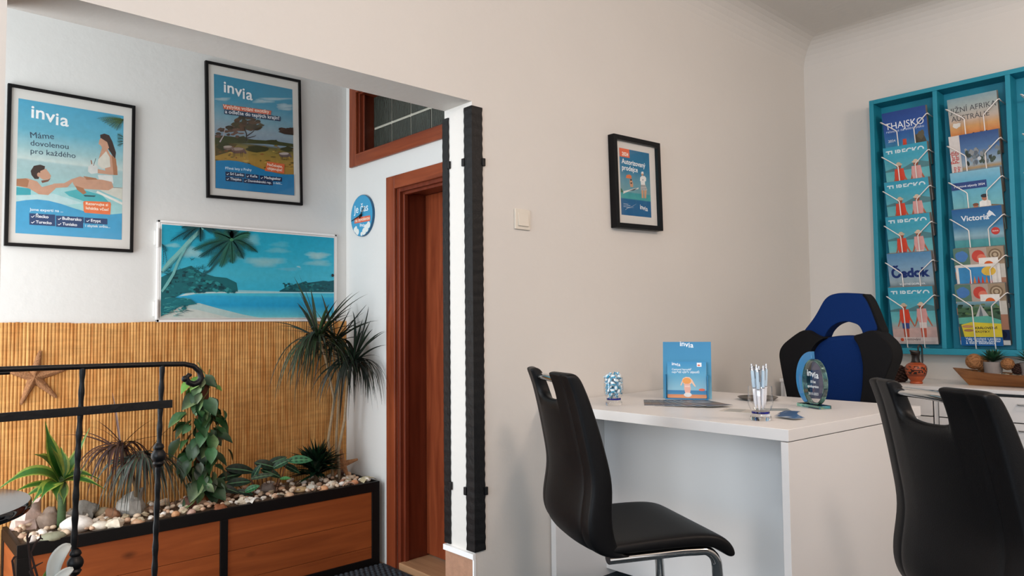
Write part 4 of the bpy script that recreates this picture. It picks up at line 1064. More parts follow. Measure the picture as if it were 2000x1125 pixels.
PL = [((470, 917), 30, 15, -5, '#0f2a1c', .05), ((448, 930), 26, 14, 15, '#12301f', .06), ((520, 908), 24, 13, -12, '#12301f', .03), ((540, 900), 22, 11, 25, '#14361f', .04), ((586, 898), 25, 13, 4, '#3f7a56', -.03), ((550, 905), 20, 11, 28, '#1f4a30', .0),
      ((500, 922), 18, 9, 62, '#234a38', .0), ((466, 942), 26, 13, 8, '#11301f', .02), ((448, 956), 22, 10, -15, '#102a22', .0), ((492, 954), 16, 9, 25, '#2a6a40', -.05), ((512, 930), 24, 8, 12, '#3a4a38', -.02), ((557, 934), 11, 5, 5, '#2f7a34', -.05), ((530, 924), 22, 11, -20, '#173a24', .02), ((478, 962), 18, 8, -10, '#123024', .0), ((570, 915), 20, 10, -25, '#173a28', .04)]
for (px, py), hl, hw, an, c, dy in PL:
    u = Vector((math.cos(R(an)), math.sin(R(an)))); p0 = at(px - u.x * hl, py + u.y * hl, 1, 3.50 + dy) - base; p2 = at(px + u.x * hl, py - u.y * hl, 1, 3.50 + dy - .04) - base
    oval(b, p0, p2 - p0, Vector((-.35 + random.uniform(-.2, .2), -.8, .75)), (p2 - p0).length, hw * .0019, G(c), lerp(G(c), G('#7ab080'), .5))
foliage_part(t, 'foliage', b, M['leaf'])
b = B()
for a, hl, hw, an, c, dy in PL:
    p0 = at(a[0] - math.cos(R(an)) * hl, a[1] + math.sin(R(an)) * hl, 1, 3.5 + dy) - base; b.tube([(p0.x * .4, p0.y * .4, -.02), (p0.x * .8, p0.y * .8, p0.z * .6), p0], .0022, 6)
foliage_part(t, 'stems', b, mat('stem_red', '#5a3a2c', .6))
# dark bushy dracaena
base = at(617, 940, 1, 3.53); base.z = ZS
t = thing('bushy_dracaena', 'compact dark green bushy plant with short pointed leaves near the right end', 'plant', base)
b = B(); b.tube([(0, 0, -.02), (0, 0, .05), (.003, 0, .13)], [.012, .011, .008], 9); foliage_part(t, 'stem', b, M['bark'])
b = B()
for k in range(190):
    az = random.uniform(0, 6.283); el = random.uniform(-.25, 1.45); d = Vector((math.cos(az) * math.cos(el), math.sin(az) * math.cos(el), math.sin(el)))
    o_ = Vector((0, 0, random.uniform(.05, .13))) + Vector((d.x, d.y, 0)) * random.uniform(0, .045)
    p2 = o_ + Vector((d.x * .135, d.y * .115, d.z * .125)) * random.uniform(.75, 1.15); p2.y = min(p2.y, 3.71 - base.y)
    c = lerp(G('#081a12'), G('#173c24'), random.random() ** 1.6)
    b.blade(o_, (o_ + p2) / 2 + Vector((0, 0, .008)), p2, .028, (0, 0, 1) if el < 1 else (1, 0, .2), .35, 6, c, c)
foliage_part(t, 'foliage', b, M['leaf'])
# tall dracaena in the corner
base = at(657, 915, 1, 3.57); base.z = ZS
t = thing('tall_dracaena', 'tall dracaena with thin bare canes and spiky crowns in the alcove corner', 'plant', base)
b = B(); H = [at(621, 655, 1, 3.52) - base, at(655, 668, 1, 3.58) - base, at(690, 703, 1, 3.47) - base]
f1 = [at(641, 859, 1, 3.56) - base, at(653, 781, 1, 3.55) - base, at(636, 700, 1, 3.53) - base]
b.tube([(-.02, -.01, -.02)] + f1 + [H[0]], [.008, .008, .0075, .007, .006], 8); b.tube([(0, .01, -.02), at(657, 847, 1, 3.6) - base, at(662, 768, 1, 3.6) - base, H[1]], [.007, .007, .007, .006], 8)
b.tube([(.01, -.02, -.02), at(660, 885, 1, 3.54) - base, at(673, 820, 1, 3.52) - base, at(680, 730, 1, 3.49) - base, H[2]], [.009, .008, .0075, .007, .006], 8); foliage_part(t, 'canes', b, M['cane'])
b = B()
yl = 3.712 - base.y
xl = 2.108 - base.x
crown(b, H[0], 84, .37, .015, ('#122a18', '#2c4a2a', '#44262a'), .3, yl, xl, bias=(-.15, -.1)); crown(b, H[1], 54, .33, .014, ('#10241a', '#243c26', '#3c2428'), .35, yl, xl)
crown(b, H[2], 88, .37, .0145, ('#0e2018', '#1e3626', '#34222a'), .3, yl, xl, bias=(0, -.5))
foliage_part(t, 'foliage', b, M['leaf'])
starfish('starfish', 'smaller tan starfish propped in the right end corner of the planter', (2.0, 3.56, .315), [(.085, .02), (.02, -.075), (-.06, -.06), (-.075, .03), (.0, .08)], (.92, -.35, 0), (0, .25, .97), (-.33, -.9, .25), .012, .02)

# --- wrought-iron corner guards on the opening
def guard(label, x, y, sx, sy, z0, z1, wx, wy, clip_z):
    t = thing('corner_guard', label, 'guard', (x, y, z0))
    def ripple(z, k): return .001 * math.sin(z * 165 + k)
    b = B(); n = int((z1 - z0) / .0065); th = .006
    A_ = []
    for i in range(n + 1):
        z = (z1 - z0) * i / n
        w1, w2 = wx + ripple(z, 0), wy + ripple(z, 1.5); rr = .00035 * math.sin(z * 165 + .7)
        pts = [(sx * w1, 0), (0, 0), (0, sy * w2), (-sx * (th + rr), sy * w2), (-sx * (th + rr), -sy * (th + rr)), (sx * w1, -sy * (th + rr))]
        A_.append([b.V((px_, py_, z)) for px_, py_ in pts])
    flip = sx * sy > 0
    for p, q in zip(A_, A_[1:]):
        for j in range(6):
            f = (p[j], p[(j + 1) % 6], q[(j + 1) % 6], q[j]); b.F(f if not flip else f[::-1])
    b.F(A_[0] if flip else A_[0][::-1]); b.F(A_[-1] if not flip else A_[-1][::-1])
    obj('angle_bar', b, M['iron'], t)
    for cz in clip_z:
        b = B()
        b.box(*sorted((sx * (wx - .004), sx * (wx + .011))), *sorted((-sy * .0002, -sy * .011)), cz - z0 - .015, cz - z0 + .015)
        b.box(*sorted((-sx * .0002, -sx * .011)), *sorted((sy * (wy - .004), sy * (wy + .011))), cz - z0 - .015, cz - z0 + .015)
        obj('clip', b, M['iron'], t, bevel=.002)
guard('thick rippled black iron corner guard on the front edge of the opening', XJ - .0005, YM - .0005, 1, 1, .237, 1.888, .046, .042, (1.68, .451))
guard('thinner rippled black iron corner guard on the rear edge of the opening', XJ - .0005, YB2 + .0005, 1, -1, .237, 1.872, .02, .03, (1.685, .456))

# --- railing
RY = 2.06
t = thing('iron_railing', 'black wrought-iron railing with a scroll end in front of the planter', 'railing', (.45, RY, 0))
Q = lambda px, py: at(px, py, 1, RY) - Vector((.45, RY, 0))
b = B(); pts = [Q(-60, 724), Q(0, 721.5), Q(155, 716.5), Q(315, 711.5), Q(360, 711), Q(378, 715), Q(390, 726), Q(393, 738), Q(388, 747), Q(378, 750.5), Q(368, 747), Q(364, 738), Q(369, 732), Q(374, 733)]
b.tube(pts, [.0068] * 5 + [.0072, .0078, .0085, .0088, .0085, .008, .0075, .006, .0035], 10, flat=1.1); b.ball(Q(361, 740), (.009, .009, .009), 10, 7)
obj('top_rail', b, M['iron'], t, smooth=60)
b = B(); p0, p1 = Q(-60, 820), Q(335, 788); h = .0105
b.hexa([p0 + Vector((0, -.009, -h)), p1 + Vector((0, -.009, -h)), p1 + Vector((0, -.003, -h)), p0 + Vector((0, -.003, -h))], [p0 + Vector((0, -.009, h)), p1 + Vector((0, -.009, h)), p1 + Vector((0, -.003, h)), p0 + Vector((0, -.003, h))]); obj('middle_bar', b, M['iron'], t, bevel=.001)
b = B(); p0, p1 = Q(-60, 731), Q(19, 727.5); b.tube([p0, p1], .005, 8); obj('bracket', b, M['iron'], t, smooth=60)
def baluster(pts, balls):
    pts = [Q(*p) for p in pts]; n = 90; b = B(); P_, rr = [], []
    low = pts[-1].copy(); L = [0]
    for a, c in zip(pts, pts[1:]): L.append(L[-1] + (c - a).length)
    for i in range(n + 1):
        s = L[-1] * i / n
        k = max(j for j in range(len(L)) if L[j] <= s + 1e-9); k = min(k, len(pts) - 2); u = (s - L[k]) / (L[k + 1] - L[k])
        P_.append(pts[k].lerp(pts[k + 1], u)); rr.append(.0062 + .0009 * math.sin(i * 1.05) + .0018 * s / L[-1])
    b.tube(P_, rr, 8); o = obj('baluster', b, M['iron'], t, smooth=50)
    for c in balls:
        c = Q(*c); b = B()
        b.T = Matrix.Translation(c); b.lathe([(.007, .032), (.012, .026), (.014, .020), (.0105, .015), (.013, .012), (.0178, .004), (.0185, -.003), (.016, -.011), (.0115, -.016), (.0145, -.021), (.0105, -.028), (.007, -.031)], 20); obj('knop', b, M['iron'], o, smooth=60)
baluster([(161.5, 716), (158, 790), (153, 870), (147, 1000), (143, 1125), (137, 1260), (134, 1335)], [(147, 1098)])
baluster([(317, 712), (313.5, 795), (310, 890), (306, 1000), (301.5, 1125), (297, 1260), (295, 1300)], [(309.5, 889)])

# --- small round table and twig arrangement at the lower left
_c = at(17, 1000, 2, .735) - Vector((RGT.x, RGT.y, 0)).normalized() * .2
t = thing('side_table', 'small round side table with a glossy black top at the lower left edge', 'table', (_c.x, _c.y, -.015))
b = B(); b.lathe([(0, .732), (.2, .732), (.2025, .735), (.2025, .747), (.2, .75), (0, .75)], 96); obj('tabletop', b, M['table_glass'], t, smooth=40)
b = B(); b.lathe([(.02, .0), (.02, .7315)], 20); obj('pedestal', b, M['steel_black'], t, smooth=60)
b = B(); b.lathe([(0, 0), (.15, 0), (.15, .012), (.03, .022), (0, .022)], 40); obj('base', b, M['steel_black'], t, smooth=40)
VB = at(105, 1180, 1, 1.90); vb = Vector((VB.x, 1.90, 0))
t = thing('flower_vase', 'tall floor vase of frosted petals and dark twigs before the left railing post', 'vase', vb)
Q = lambda px, py, dy=0: at(px, py, 1, 1.90 + dy) - vb
zt = Q(100, 1200).z
b = B(); b.lathe([(0, 0), (.07, 0), (.075, .02), (.06, zt * .4), (.035, zt * .85), (.042, zt - .02), (.038, zt - .02), (.03, zt * .8), (0, zt * .75)], 28); obj('vase_body', b, M['vase'], t, smooth=60)
b = B(); b.blade(Q(103, 1150), Q(96, 1085, -.02), Q(138, 1064, -.01), .024, (0, -1, .3), .35, 14, prof=lambda u: .25 + 1.0 * math.sin(math.pi * min(1, u * .75 + .1)) * (1 if u < .82 else max(.0004, 1 - ((u - .82) / .18) ** 2) ** .5)); obj('petal', b, M['petal'], t, smooth=180, solid=.002)
b = B(); b.blade(Q(103, 1155), Q(105, 1128, -.02), Q(143, 1110, -.015), .019, (0, -1, .3), .35, 14, prof=lambda u: .3 + .9 * math.sin(math.pi * min(1, u * .75 + .1)) * (1 if u < .8 else max(.0004, 1 - ((u - .8) / .2) ** 2) ** .5)); obj('petal', b, M['petal'], t, smooth=180, solid=.002)
b = B(); b.blade(Q(98, 1160), Q(80, 1130, -.01), Q(96, 1106, -.01), .02, (0, -1, .2), .2, 10); obj('leaf', b, M['stem_green'], t, smooth=180, solid=.001)
for pts in (((92, 1200), (60, 1110), (55, 1062), (53, 1048), (56, 1038)), ((56, 1058), (58, 1050), (61, 1045)), ((94, 1200), (60, 1080), (70, 1059), (79, 1051), (79, 1044)), ((79, 1051), (84, 1053)), ((90, 1200), (30, 1140), (24, 1095), (28, 1088), (33, 1087)), ((92, 1200), (58, 1116), (68, 1106), (84, 1098)), ((64, 1108), (72, 1105))):
    b = B(); b.tube([Q(*p) for p in pts], [.0022] * (len(pts) - 1) + [.001], 7); obj('twig', b, M['twig'], t, smooth=60)

# ================================================================== OFFICE THINGS
# --- light switch
t = thing('light_switch', 'square white rocker light switch on the wall beside the opening', 'switch', (1.958, YM, 1.48))
b = B(); b.box(-.0415, .0415, -.009, -.0003, -.0405, .0405); obj('plate', b, M['switch'], t, bevel=.003, seg=3)
b = B(); b.hexa([(-.027, -.0095, -.027), (.027, -.0095, -.027), (.027, -.0085, .027), (-.027, -.0085, .027)], [(-.027, -.0155, -.027), (.027, -.0155, -.027), (.027, -.0105, .027), (-.027, -.0105, .027)]); obj('rocker', b, M['switch'], t, bevel=.0015)

# --- desk
def dyn(x): return 1.037 - (x - 2.04) * .075      # near end of the desk (slightly skewed)
DX0, DX1 = 2.04, 2.925
t = thing('desk', 'large white laminate desk standing against the wall', 'desk', (2.48, 1.55, 0))
b = B()
def quad(b, x0, x1, yfn0, yfn1, z0, z1):
    b.hexa([(x0, yfn0(x0), z0), (x1, yfn0(x1), z0), (x1, yfn1(x1), z0), (x0, yfn1(x0), z0)], [(x0, yfn0(x0), z1), (x1, yfn0(x1), z1), (x1, yfn1(x1), z1), (x0, yfn1(x0), z1)])
yw = lambda x: YM - .006
quad(b, DX0 + .002, DX1, dyn, yw, .7145, .75); sub('desktop', b, M['laminate'], t, bevel=.0015)
b = B(); quad(b, DX0 + .001, DX1 - .02, lambda x: dyn(x) + .001, lambda x: dyn(x) + .024, 0, .7118); sub('end_panel', b, M['laminate'], t, bevel=.001)
b = B(); b.box(2.095, DX1 - .02, YM - .034, YM - .008, 0, .7135); sub('end_panel', b, M['laminate'], t, bevel=.001)
b = B(); quad(b, 2.40, 2.418, lambda x: dyn(x) + .0245, lambda x: YM - .0345, .03, .7135); sub('modesty_panel', b, M['laminate'], t)

# --- cantilever chairs
def chair_mesh():
    # S curve of the back: (height, rear x); thickness front
    prof = [(.428, .05, .05), (.432, .008, .06), (.452, -.018, .07), (.495, -.036, .075), (.55, -.034, .068), (.63, -.016, .058), (.71, -.031, .055), (.79, -.046, .05), (.876, -.066, .042), (.905, -.075, .04), (.935, -.086, .038), (.945, -.09, .026)]
    us = [-.212, -.2, -.168, -.16, -.152, -.115, -.095, -.085, -.04, .04, .085, .095, .115, .152, .16, .168, .2, .212]
    notch = lambda i, j: abs((us[i] + us[i + 1]) / 2) < .09 and j >= 8
    b = B(); rear, front = {}, {}
    for i, u in enumerate(us):
        for j, (z, x, th) in enumerate(prof):
            wz = 1 - .06 * max(0, (z - .6) / .35) if abs(u) > .1 else 1
            cx = .55 * u * u; zz = z - (.006 if abs(u) > .205 and j > 8 else 0)
            if abs(u) < .1 and j == 8: zz = z - .018 * (1 - (abs(u) / .1) ** 2)
            gr = .004 if abs(abs(u) - .16) < .001 else 0
            rear[i, j] = b.V((x + cx + gr, u * wz, zz)); front[i, j] = b.V((x + th + cx - gr, u * wz, zz + (.004 if j == len(prof) - 1 else 0)))
    cells = {(i, j) for i in range(len(us) - 1) for j in range(len(prof) - 1) if not notch(i, j)}
    for (i, j) in cells:
        b.F((rear[i, j], rear[i, j + 1], rear[i + 1, j + 1], rear[i + 1, j])); b.F((front[i, j], front[i + 1, j], front[i + 1, j + 1], front[i, j + 1]))
        if (i - 1, j) not in cells: b.F((rear[i, j], front[i, j], front[i, j + 1], rear[i, j + 1]))
        if (i + 1, j) not in cells: b.F((rear[i + 1, j], rear[i + 1, j + 1], front[i + 1, j + 1], front[i + 1, j]))
        if (i, j - 1) not in cells: b.F((rear[i, j], rear[i + 1, j], front[i + 1, j], front[i, j]))
        if (i, j + 1) not in cells: b.F((rear[i, j + 1], front[i, j + 1], front[i + 1, j + 1], rear[i + 1, j + 1]))
    used = sorted({k for f in b.f for k in f}); mp = {k: n for n, k in enumerate(used)}
    b.v = [b.v[k] for k in used]; b.f = [tuple(mp[k] for k in f) for f in b.f]
    return b
def make_chair(label):
    t = thing('cantilever_chair', label, 'chair')
    obj('backrest', chair_mesh(), M['leather'], t, smooth=180, sub=2)
    b = B(); us = [-.212, -.2, -.15, 0, .15, .2, .212]
    top = [(.035, .463), (.08, .468), (.2, .472), (.31, .474), (.38, .468), (.42, .45), (.438, .425), (.442, .405)]
    bot = [(.035, .436), (.08, .436), (.2, .438), (.30, .438), (.355, .434), (.39, .420), (.408, .406), (.422, .396)]
    T_ = [[b.V((x, u, z - (.008 if abs(u) > .205 else 0))) for u in us] for x, z in top]; L_ = [[b.V((x, u, z)) for u in us] for x, z in bot]
    for i in range(len(top) - 1):
        for k in range(len(us) - 1):
            b.F((T_[i][k], T_[i + 1][k], T_[i + 1][k + 1], T_[i][k + 1])); b.F((L_[i][k], L_[i][k + 1], L_[i + 1][k + 1], L_[i + 1][k]))
        b.F((T_[i][0], L_[i][0], L_[i + 1][0], T_[i + 1][0])); b.F((T_[i][-1], T_[i + 1][-1], L_[i + 1][-1], L_[i][-1]))
    for k in range(len(us) - 1):
        b.F((T_[0][k], T_[0][k + 1], L_[0][k + 1], L_[0][k])); b.F((T_[-1][k], L_[-1][k], L_[-1][k + 1], T_[-1][k + 1]))
    obj('seat', b, M['leather'], t, smooth=180, sub=2)
    b = B(); b.tube([(-.053, -.1, .918), (-.056, -.06, .922), (-.057, 0, .923), (-.056, .06, .922), (-.053, .1, .918)], .011, 14); h = obj('grab_handle', b, M['chrome'], t, smooth=60); h['label'] = 'chrome grab handle in the notch of the backrest'
    for s in (-1, 1):
        y = s * .19; pts = [(.05, y, .421), (.28, y, .423), (.32, y, .421)] + [(.337 + .052 * math.sin(a), y, .369 + .052 * math.cos(a)) for a in [R(10 * k) for k in range(1, 10)]] + [(.398, y, .25), (.405, y, .08), (.405, y, .05), (.395, y, .022), (.375, y, .0155), (.28, y, .0145), (-.03, y, .0145)]
        b = B(); b.tube(pts, .014, 12, flat=1.4, up=(0, 0, 1)); o = obj('leg_frame', b, M['chrome'], t, smooth=60); o['label'] = 'chrome cantilever side tube'
    b = B(); b.tube([(-.03, -.185, .0115), (-.03, .185, .0115)], .0105, 12); obj('floor_bar', b, M['chrome'], t, smooth=60)
    return t
c1 = make_chair('black leather cantilever chair facing the open front of the desk')
CH1 = (1.612, 1.525, R(-27)); CH2 = (1.785, .538, R(-38))
c1.location = (CH1[0], CH1[1], 0); c1.rotation_euler = (0, 0, CH1[2]); c1.scale = (1, 1, .982)
dup(c1, (CH2[0], CH2[1], 0), (0, 0, CH2[2]), 'nearest black leather cantilever chair, seen from behind at the right edge')

# --- blue and black swivel chair behind the desk
CX = 3.25
t = thing('swivel_chair', 'blue and black bucket-style office chair behind the desk', 'chair', (CX, 1.40, 0))
O = Vector((CX, 1.40, 0))
def outl(pts, x=CX):
    q = [(at(px, py, 0, x).y - 1.40, at(px, py, 0, x).z) for px, py in pts]; n = len(q); out = []
    for i in range(n):       # smooth closed curve through the outline
        p0, p1, p2, p3 = (Vector(q[(i + k) % n]) for k in (-1, 0, 1, 2))
        for t_ in (0, .25, .5, .75): out.append(tuple(.5 * (2 * p1 + (p2 - p0) * t_ + (2 * p0 - 5 * p1 + 4 * p2 - p3) * t_ ** 2 + (3 * p1 - p0 - 3 * p2 + p3) * t_ ** 3)))
    return out
YZ = Matrix(((0, 0, 1, 0), (1, 0, 0, 0), (0, 1, 0, 0), (0, 0, 0, 1)))     # (a,b,c) -> (x=c, y=a, z=b)
def pad(name, pts, x0, x1, m, bev, pl=None):
    b = B(); b.prism(outl(pts, CX + (x0 * .75 if pl is None else pl)), x0, x1, YZ); return obj(name, b, m, t, bevel=bev, seg=5)
HR = [(1570, 650), (1581, 634), (1590, 622), (1598, 609), (1605, 596), (1612, 585), (1622, 577), (1636, 573), (1651, 572), (1668, 572.5), (1679, 574), (1686, 579), (1693, 589), (1700, 604), (1706, 620), (1713, 640), (1709, 648), (1697, 652), (1688, 656), (1684, 645), (1677, 635), (1665, 630), (1651, 628), (1637, 631), (1625, 638), (1616, 648), (1609, 660), (1595, 656), (1583, 652)]
pad('headrest', HR, -.03, .05, M['chair_blue'], .022)
HB = [(1686, 574), (1694, 580), (1702, 594), (1710, 613), (1717, 632), (1723, 648), (1716, 654), (1704, 654), (1708, 640), (1702, 622), (1695, 604), (1688, 586)]
pad('headrest_side', HB, -.018, .06, M['chair_black'], .01, -.014)
LB = [(1573, 645), (1596, 655), (1611, 660), (1606, 664), (1598, 670), (1590, 680), (1584, 695), (1580, 720), (1578, 760), (1582, 810), (1584, 850), (1556, 850), (1546, 810), (1540, 772), (1533, 738), (1527, 705), (1526, 690), (1530, 678), (1542, 665)]
pad('side_bolster', LB, -.075, .045, M['chair_black'], .03)
RB = [(1684, 657), (1698, 651), (1722, 645), (1745, 661), (1756, 675), (1760, 690), (1758, 705), (1750, 725), (1742, 748), (1734, 790), (1730, 850), (1690, 850), (1694, 800), (1700, 760), (1702, 720), (1700, 700), (1694, 676)]
pad('side_bolster', RB, -.075, .045, M['chair_black'], .03, .02)
CP = [(1605, 662), (1628, 657), (1650, 655), (1670, 656), (1688, 658), (1696, 674), (1703, 700), (1704, 730), (1700, 775), (1694, 850), (1582, 850), (1576, 770), (1578, 720), (1584, 690), (1592, 674)]
pad('backrest', CP, -.035, .045, M['chair_blue'], .02)
b = B(); b.prism([(-.24, -.5), (-.26, -.2), (-.24, .0), (.24, .0), (.26, -.2), (.24, -.5)], .44, .54, Matrix(((0, 1, 0, 0), (1, 0, 0, 0), (0, 0, 1, 0), (0, 0, 0, 1)))); obj('seat', b, M['chair_black'], t, bevel=.035, seg=4)
b = B(); b.box(-.12, .06, -.05, .05, .40, .445); b.box(.0, .06, -.04, .04, .42, .62); obj('mechanism', b, M['plastic_black'], t, bevel=.008)
b = B(); b.lathe([(.028, .09), (.028, .25), (.02, .25), (.02, .42)], 18); o = obj('gas_column', b, M['plastic_black'], t, smooth=50); o.location = (-.22, 0, 0)
for k in range(5):
    a = 2 * math.pi * k / 5 + .3
    b = B(); b.tube([(0, 0, .11), (.15 * math.cos(a), .15 * math.sin(a), .1), (.29 * math.cos(a), .29 * math.sin(a), .075)], [.026, .022, .016], 10); o = obj('base_leg', b, M['plastic_black'], t, smooth=60); o.location = (-.22, 0, 0)
    b = B(); b.T = Matrix.Translation((.29 * math.cos(a), .29 * math.sin(a), .028)) @ Matrix.Rotation(R(90), 4, 'X'); b.lathe([(0, -.02), (.02, -.02), (.028, -.014), (.028, .014), (.02, .02), (0, .02)], 18); obj('castor', b, M['plastic_black'], o, smooth=50)

# --- sideboard along the right wall
SX, SZ = 3.93, .74
t = thing('sideboard', 'low white sideboard along the right wall under the brochure rack', 'sideboard', ((SX + XW) / 2, 1.0, 0))
b = B(); b.box(SX, XW - .004, -.35, 2.04, SZ - .018, SZ); sub('top', b, M['laminate'], t, bevel=.0015)
b = B()
for yy in (-.35, .43, 1.23, 2.022): b.box(SX + .015, XW - .004, yy, yy + .018, .0, SZ - .0185)
b.box(XW - .02, XW - .005, -.33, 2.02, .05, SZ - .0185); b.box(SX + .03, XW - .02, -.33, 2.02, .05, .068); sub('carcass', b, M['laminate'], t)
for y0, y1 in ((-.33, .428), (.45, 1.228), (1.25, 2.02)):
    for z0, z1 in ((.595, .708), (.33, .59), (.07, .325)):
        b = B(); b.box(SX + .005, SX + .022, y0 + .004, y1 - .004, z0, z1); o = sub('drawer', b, M['laminate'], t, bevel=.0015)
        b = B(); b.tube([(SX + .004, (y0 + y1) / 2 - .06, z1 - .03), (SX - .014, (y0 + y1) / 2 - .055, z1 - .03), (SX - .014, (y0 + y1) / 2 + .055, z1 - .03), (SX + .004, (y0 + y1) / 2 + .06, z1 - .03)], .004, 8); h = obj('handle', b, M['chrome'], o, smooth=60)

# --- things on the sideboard
def jug():
    p = at(1790, 749, 2, SZ); t = thing('ceramic_jug', 'orange and black Greek-style jug on the sideboard under the rack', 'jug', (p.x, p.y, SZ), R(158))
    prof = [(0, 0), (.028, 0), (.03, .004), (.0285, .009), (.026, .012), (.036, .026), (.046, .045), (.0505, .062), (.0515, .076), (.049, .088), (.043, .097), (.033, .104), (.0235, .108), (.0195, .116), (.018, .13), (.0185, .142), (.0215, .150)]
    pp = []
    for (a, c) in zip(prof, prof[1:]):
        for k in range(3): pp.append((a[0] + (c[0] - a[0]) * k / 3, a[1] + (c[1] - a[1]) * k / 3))
    pp.append(prof[-1]); OR, BK, DK = rgb('#a84e26'), rgb('#1d1614'), rgb('#7a3418'); N = 72
    def cf(k, j):
        z = pp[k][1]
        if z > .1075: return BK
        if .098 < z < .1005 or .044 < z < .047 or .036 < z < .040: return DK
        if .05 < z < .09:
            v = noise.noise(Vector((j * .38, z * 130, 2.2))); return BK if v > .02 and abs(((j - 0) % N) - N / 2) > 6 else OR
        return OR
    b = B(); b.lathe(pp, N, cf); obj('body', b, M['ceramic'], t, smooth=60)
    b = B(); n = 28; rows = []
    for z, k in ((.148, 0), (.158, .35), (.168, 1.0)):
        rows.append([b.V(((.0205 + .004 * k) * math.cos(a) * (1 + .55 * k * max(0, math.cos(a)) ** 3), (.0205 + .002 * k) * math.sin(a) * (1 - .25 * k * max(0, math.cos(a))), z + .004 * k * math.cos(a))) for a in [2 * math.pi * i / n for i in range(n)]])
    for p_, q in zip(rows, rows[1:]):
        for i in range(n): b.F((p_[i], p_[(i + 1) % n], q[(i + 1) % n], q[i]))
    b.col = BK; obj('spout', b, mat('jug_black', '#1d1614', .4), t, smooth=180, solid=.003)
    b = B(); b.tube([(-.044, 0, .096), (-.047, 0, .115), (-.047, 0, .16)] + [(-.033 - .014 * math.cos(a), 0, .178 + .017 * math.sin(a)) for a in [R(10 + 17 * k) for k in range(10)]] + [(-.021, 0, .166)], .0042, 10); obj('handle', b, mat('jug_handle', '#1a1413', .4), t, smooth=60)
jug()
p = at(1755, 746, 2, SZ)
def pinecone(label, p, s):
    t = thing('pine_cone', label, 'pine cone', p); b = B()
    b.ball((0, 0, .03 * s), (.03 * s, .03 * s, .03 * s), 14, 9)
    for k in range(90):
        f = k / 90; th = math.acos(1 - 1.9 * f); az = k * 2.39996; d = Vector((math.sin(th) * math.cos(az), math.sin(th) * math.sin(az), math.cos(th)))
        q = Vector((0, 0, .03 * s)) + d * .033 * s; q.z = max(q.z, .004); b.ball(q, (.0075 * s, .0075 * s, .0045 * s), 6, 4)
    obj('scales', b, M['cone'], t, smooth=50)
pinecone('dark brown pine cone on the sideboard half behind the blue chair', (p.x, p.y, SZ), 1.35)

bp = Vector((4.13, .86, SZ))
t = thing('wooden_bowl', 'long boat-shaped wooden bowl on the sideboard', 'bowl', bp)
b = B(); N = 28; Lh = .355
def hull(s, k, inner):
    """s along -1..1, k across 0..1"""
    e = max(0, 1 - abs(s) ** 2.4); top = .062 + .022 * s * s; w = .085 * e ** .7 + .002; wb = .045 * e ** .7 + .001
    a = (k - .5) * 2; yb = s * Lh * (.80 + .2 * abs(a) ** 1.5)
    x = a * (wb + (w - wb) * abs(a)); z = top * abs(a) ** 1.6
    if inner: x *= .9; z = max(z, .012) if abs(a) < .97 else z; yb *= .975
    return (x, yb, z)
for inner in (0, 1):
    rows = [[b.V(hull(-1 + 2 * i / N, k / 12, inner)) for k in range(13)] for i in range(N + 1)]
    for p_, q in zip(rows, rows[1:]):
        for k in range(12): b.F((p_[k], p_[k + 1], q[k + 1], q[k]) if inner else (p_[k], q[k], q[k + 1], p_[k + 1]))
    if inner: inn = rows
    else: out_ = rows
for k in (0, 12):
    for i in range(N): b.F((out_[i][k], inn[i][k], inn[i + 1][k], out_[i + 1][k]))
obj('bowl_body', b, M['bowl'], t, smooth=55)
b = B()
for k in range(150):
    s = random.uniform(-.86, .86); x = random.uniform(-.05, .05) * (1 - abs(s) ** 2); c = rgb(random.choice(['#b8a890', '#8a7a62', '#cfc4ac', '#6a5646', '#a0907a'])); b.col = c
    b.ball((bp.x + x, bp.y + s * Lh * .9, SZ + .046 + .016 * s * s + random.uniform(0, .012)), (random.uniform(.006, .013), random.uniform(.006, .012), .006), 7, 5, .4, 2, k)
tag(obj('potpourri', b, M['stone'], smooth=50), 'pale potpourri chips filling the long wooden bowl', 'potpourri', kind='stuff')
def vine_ball(label, px, py, r, m='ball', x=4.13):
    p = at(px, py, 0, x); b = B()
    b.ball((0, 0, 0), r * .93, 18, 12)
    for k in range(14):
        ax = Vector((random.uniform(-1, 1), random.uniform(-1, 1), random.uniform(-1, 1))).normalized(); u = ax.orthogonal().normalized(); v = ax.cross(u)
        b.tube([u * r * math.cos(a) + v * r * math.sin(a) for a in [2 * math.pi * i / 18 for i in range(19)]], r * .085, 6, cap=False)
    o = obj('wicker_ball', b, M[m], smooth=60); o.location = (p.x, p.y, max(p.z, SZ + .05 + r)); tag(o, label, 'ball')
vine_ball('golden-brown wicker ball in the left end of the wooden bowl', 1903, 706, .036, x=4.11)
vine_ball('darker brown wicker ball left of the grey succulent pot', 1917, 710, .033, x=4.15)
vine_ball('pale tan wicker ball right of the grey succulent pot', 1968, 711, .027, x=4.11)
pinecone('dark reddish cone at the right end of the wooden bowl', (4.13, at(1990, 714, 0, 4.13).y, SZ + .062), .8)
